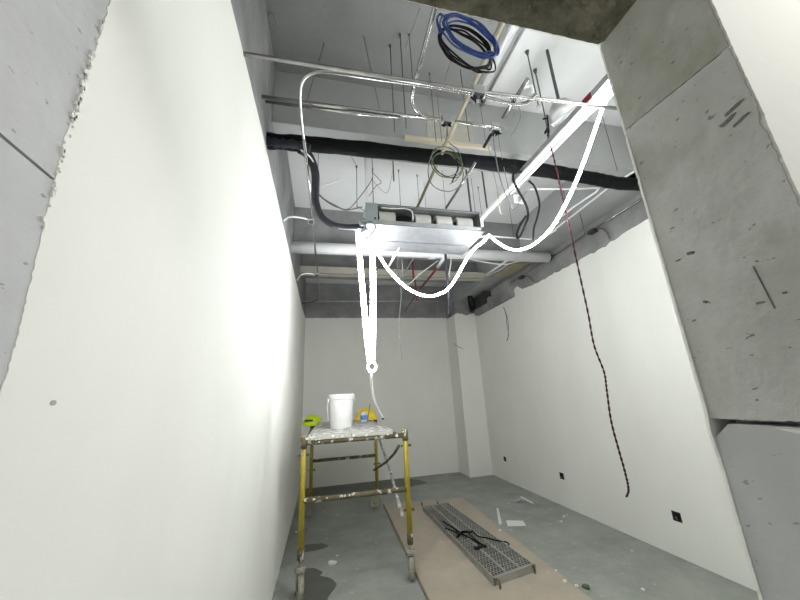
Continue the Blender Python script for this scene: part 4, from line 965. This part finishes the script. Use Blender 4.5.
# paper, strips, scraps
o = MB().prism([(2.389, 4.555, 0.000)[:2], (2.581, 4.461, 0.000)[:2], (2.527, 4.300, 0.000)[:2], (2.308, 4.367, 0.000)[:2]], 'Z', 0.001, 0.004).build('paper_sheet', 'paper')
tag(o, 'white rectangular sheet of paper on the grey floor right of the board sheet', 'paper')
o = MB().prism([(2.493, 4.999, 0.000)[:2], (2.519, 4.989, 0.000)[:2], (2.280, 4.466, 0.000)[:2], (2.228, 4.450, -0.000)[:2]], 'Z', 0.001, 0.012).build('trim_strip', 'paper')
tag(o, 'narrow pale strip lying beside the board sheet near the paper', 'strip')
a, b = (3.084, 5.294, 0.020), (3.068, 4.954, 0.020)
t_ = thing('plastic_scrap', a, 'crumpled pale scrap of plastic with a white stick near the right wall', 'scrap')
MB().tube([a, b], 0.014, 6).build('white_stick', 'paper', t_)
p = (2.985, 5.143, 0.000)
rnd = random.Random(3)
V = [(p[0] + rnd.uniform(-0.09, 0.09), p[1] + rnd.uniform(-0.07, 0.07), rnd.uniform(0.004, 0.045)) for _ in range(12)]
cm = MB()
for i in range(10):
    cm.add([V[i], V[i + 1], V[(i + 2) % 12], (V[i][0], V[i][1], 0.003)], [(0, 1, 2), (0, 2, 3)])
cm.build('crumpled_film', 'clear', t_)
def chip(p, s_, seed):
    r_ = random.Random(seed)
    n = 7
    top_ = [(p[0] + s_ * r_.uniform(0.5, 1.2) * math.cos(2 * PI * k / n), p[1] + s_ * r_.uniform(0.5, 1.2) * math.sin(2 * PI * k / n)) for k in range(n)]
    return MB().prism(top_, 'Z', p[2] + 0.001, p[2] + 0.001 + s_ * 0.5)
o = chip((0.124, 4.125, 0.000), 0.042, 2).build('plaster_splash', 'chip')
tag(o, 'largest cream splash of plaster on the floor between the scaffold legs', 'plaster splash')
for i, (p, s_, lab) in enumerate((
    ((0.182, 4.291, 0.000), 0.012, 'tiny white chip just beyond the cream plaster splash'), ((2.772, 5.128, 0.000), 0.018, 'small white chip between the plastic scrap and the pale strip'),
    ((3.149, 4.392, 0.000), 0.022, 'upper chip of the pair on the grey floor near the right wall'), ((2.999, 4.260, -0.000), 0.022, 'lower chip of the pair on the grey floor near the right wall'),
    ((3.233, 4.439, 0.000), 0.012, 'smallest chip closest to the right wall beside the pair of chips'), ((2.627, 2.783, 0.000), 0.016, 'white chip on the grey floor nearest the doorway'),
    ((2.150, 3.248, 0.010), 0.014, 'white chip on the right edge of the board sheet, farthest back of three'), ((2.102, 3.067, 0.010), 0.022, 'white chip on the right edge of the board sheet, middle of three'),
    ((2.144, 2.971, 0.010), 0.024, 'white chip beside the dark green clod on the board sheet'), ((2.051, 3.244, 0.010), 0.012, 'tiny white chip on the board sheet right of the steel plank end'),
    ((2.133, 4.251, 0.010), 0.024, 'pale chip on the board sheet edge below the pale strip'), ((0.050, 5.846, 0.000), 0.016, 'left chip of two on the floor under the scaffold'),
    ((0.251, 5.627, 0.000), 0.014, 'right chip of two on the floor under the scaffold'), ((1.348, 4.182, 0.010), 0.014, 'tiny chip on the board sheet left of the steel plank'),
    ((3.132, 3.353, 0.000), 0.012, 'small chip on bare floor below the nearest wall socket box'))):
    o = chip(p, s_, i + 20).build('plaster_chip', 'chip')
    tag(o, lab, 'plaster chip', 'white chips scattered on the floor')
o = chip((2.216, 2.953, 0.000), 0.034, 77).build('dark_clod', 'olive')
tag(o, 'small dark green clod at the right edge of the board sheet', 'clod')
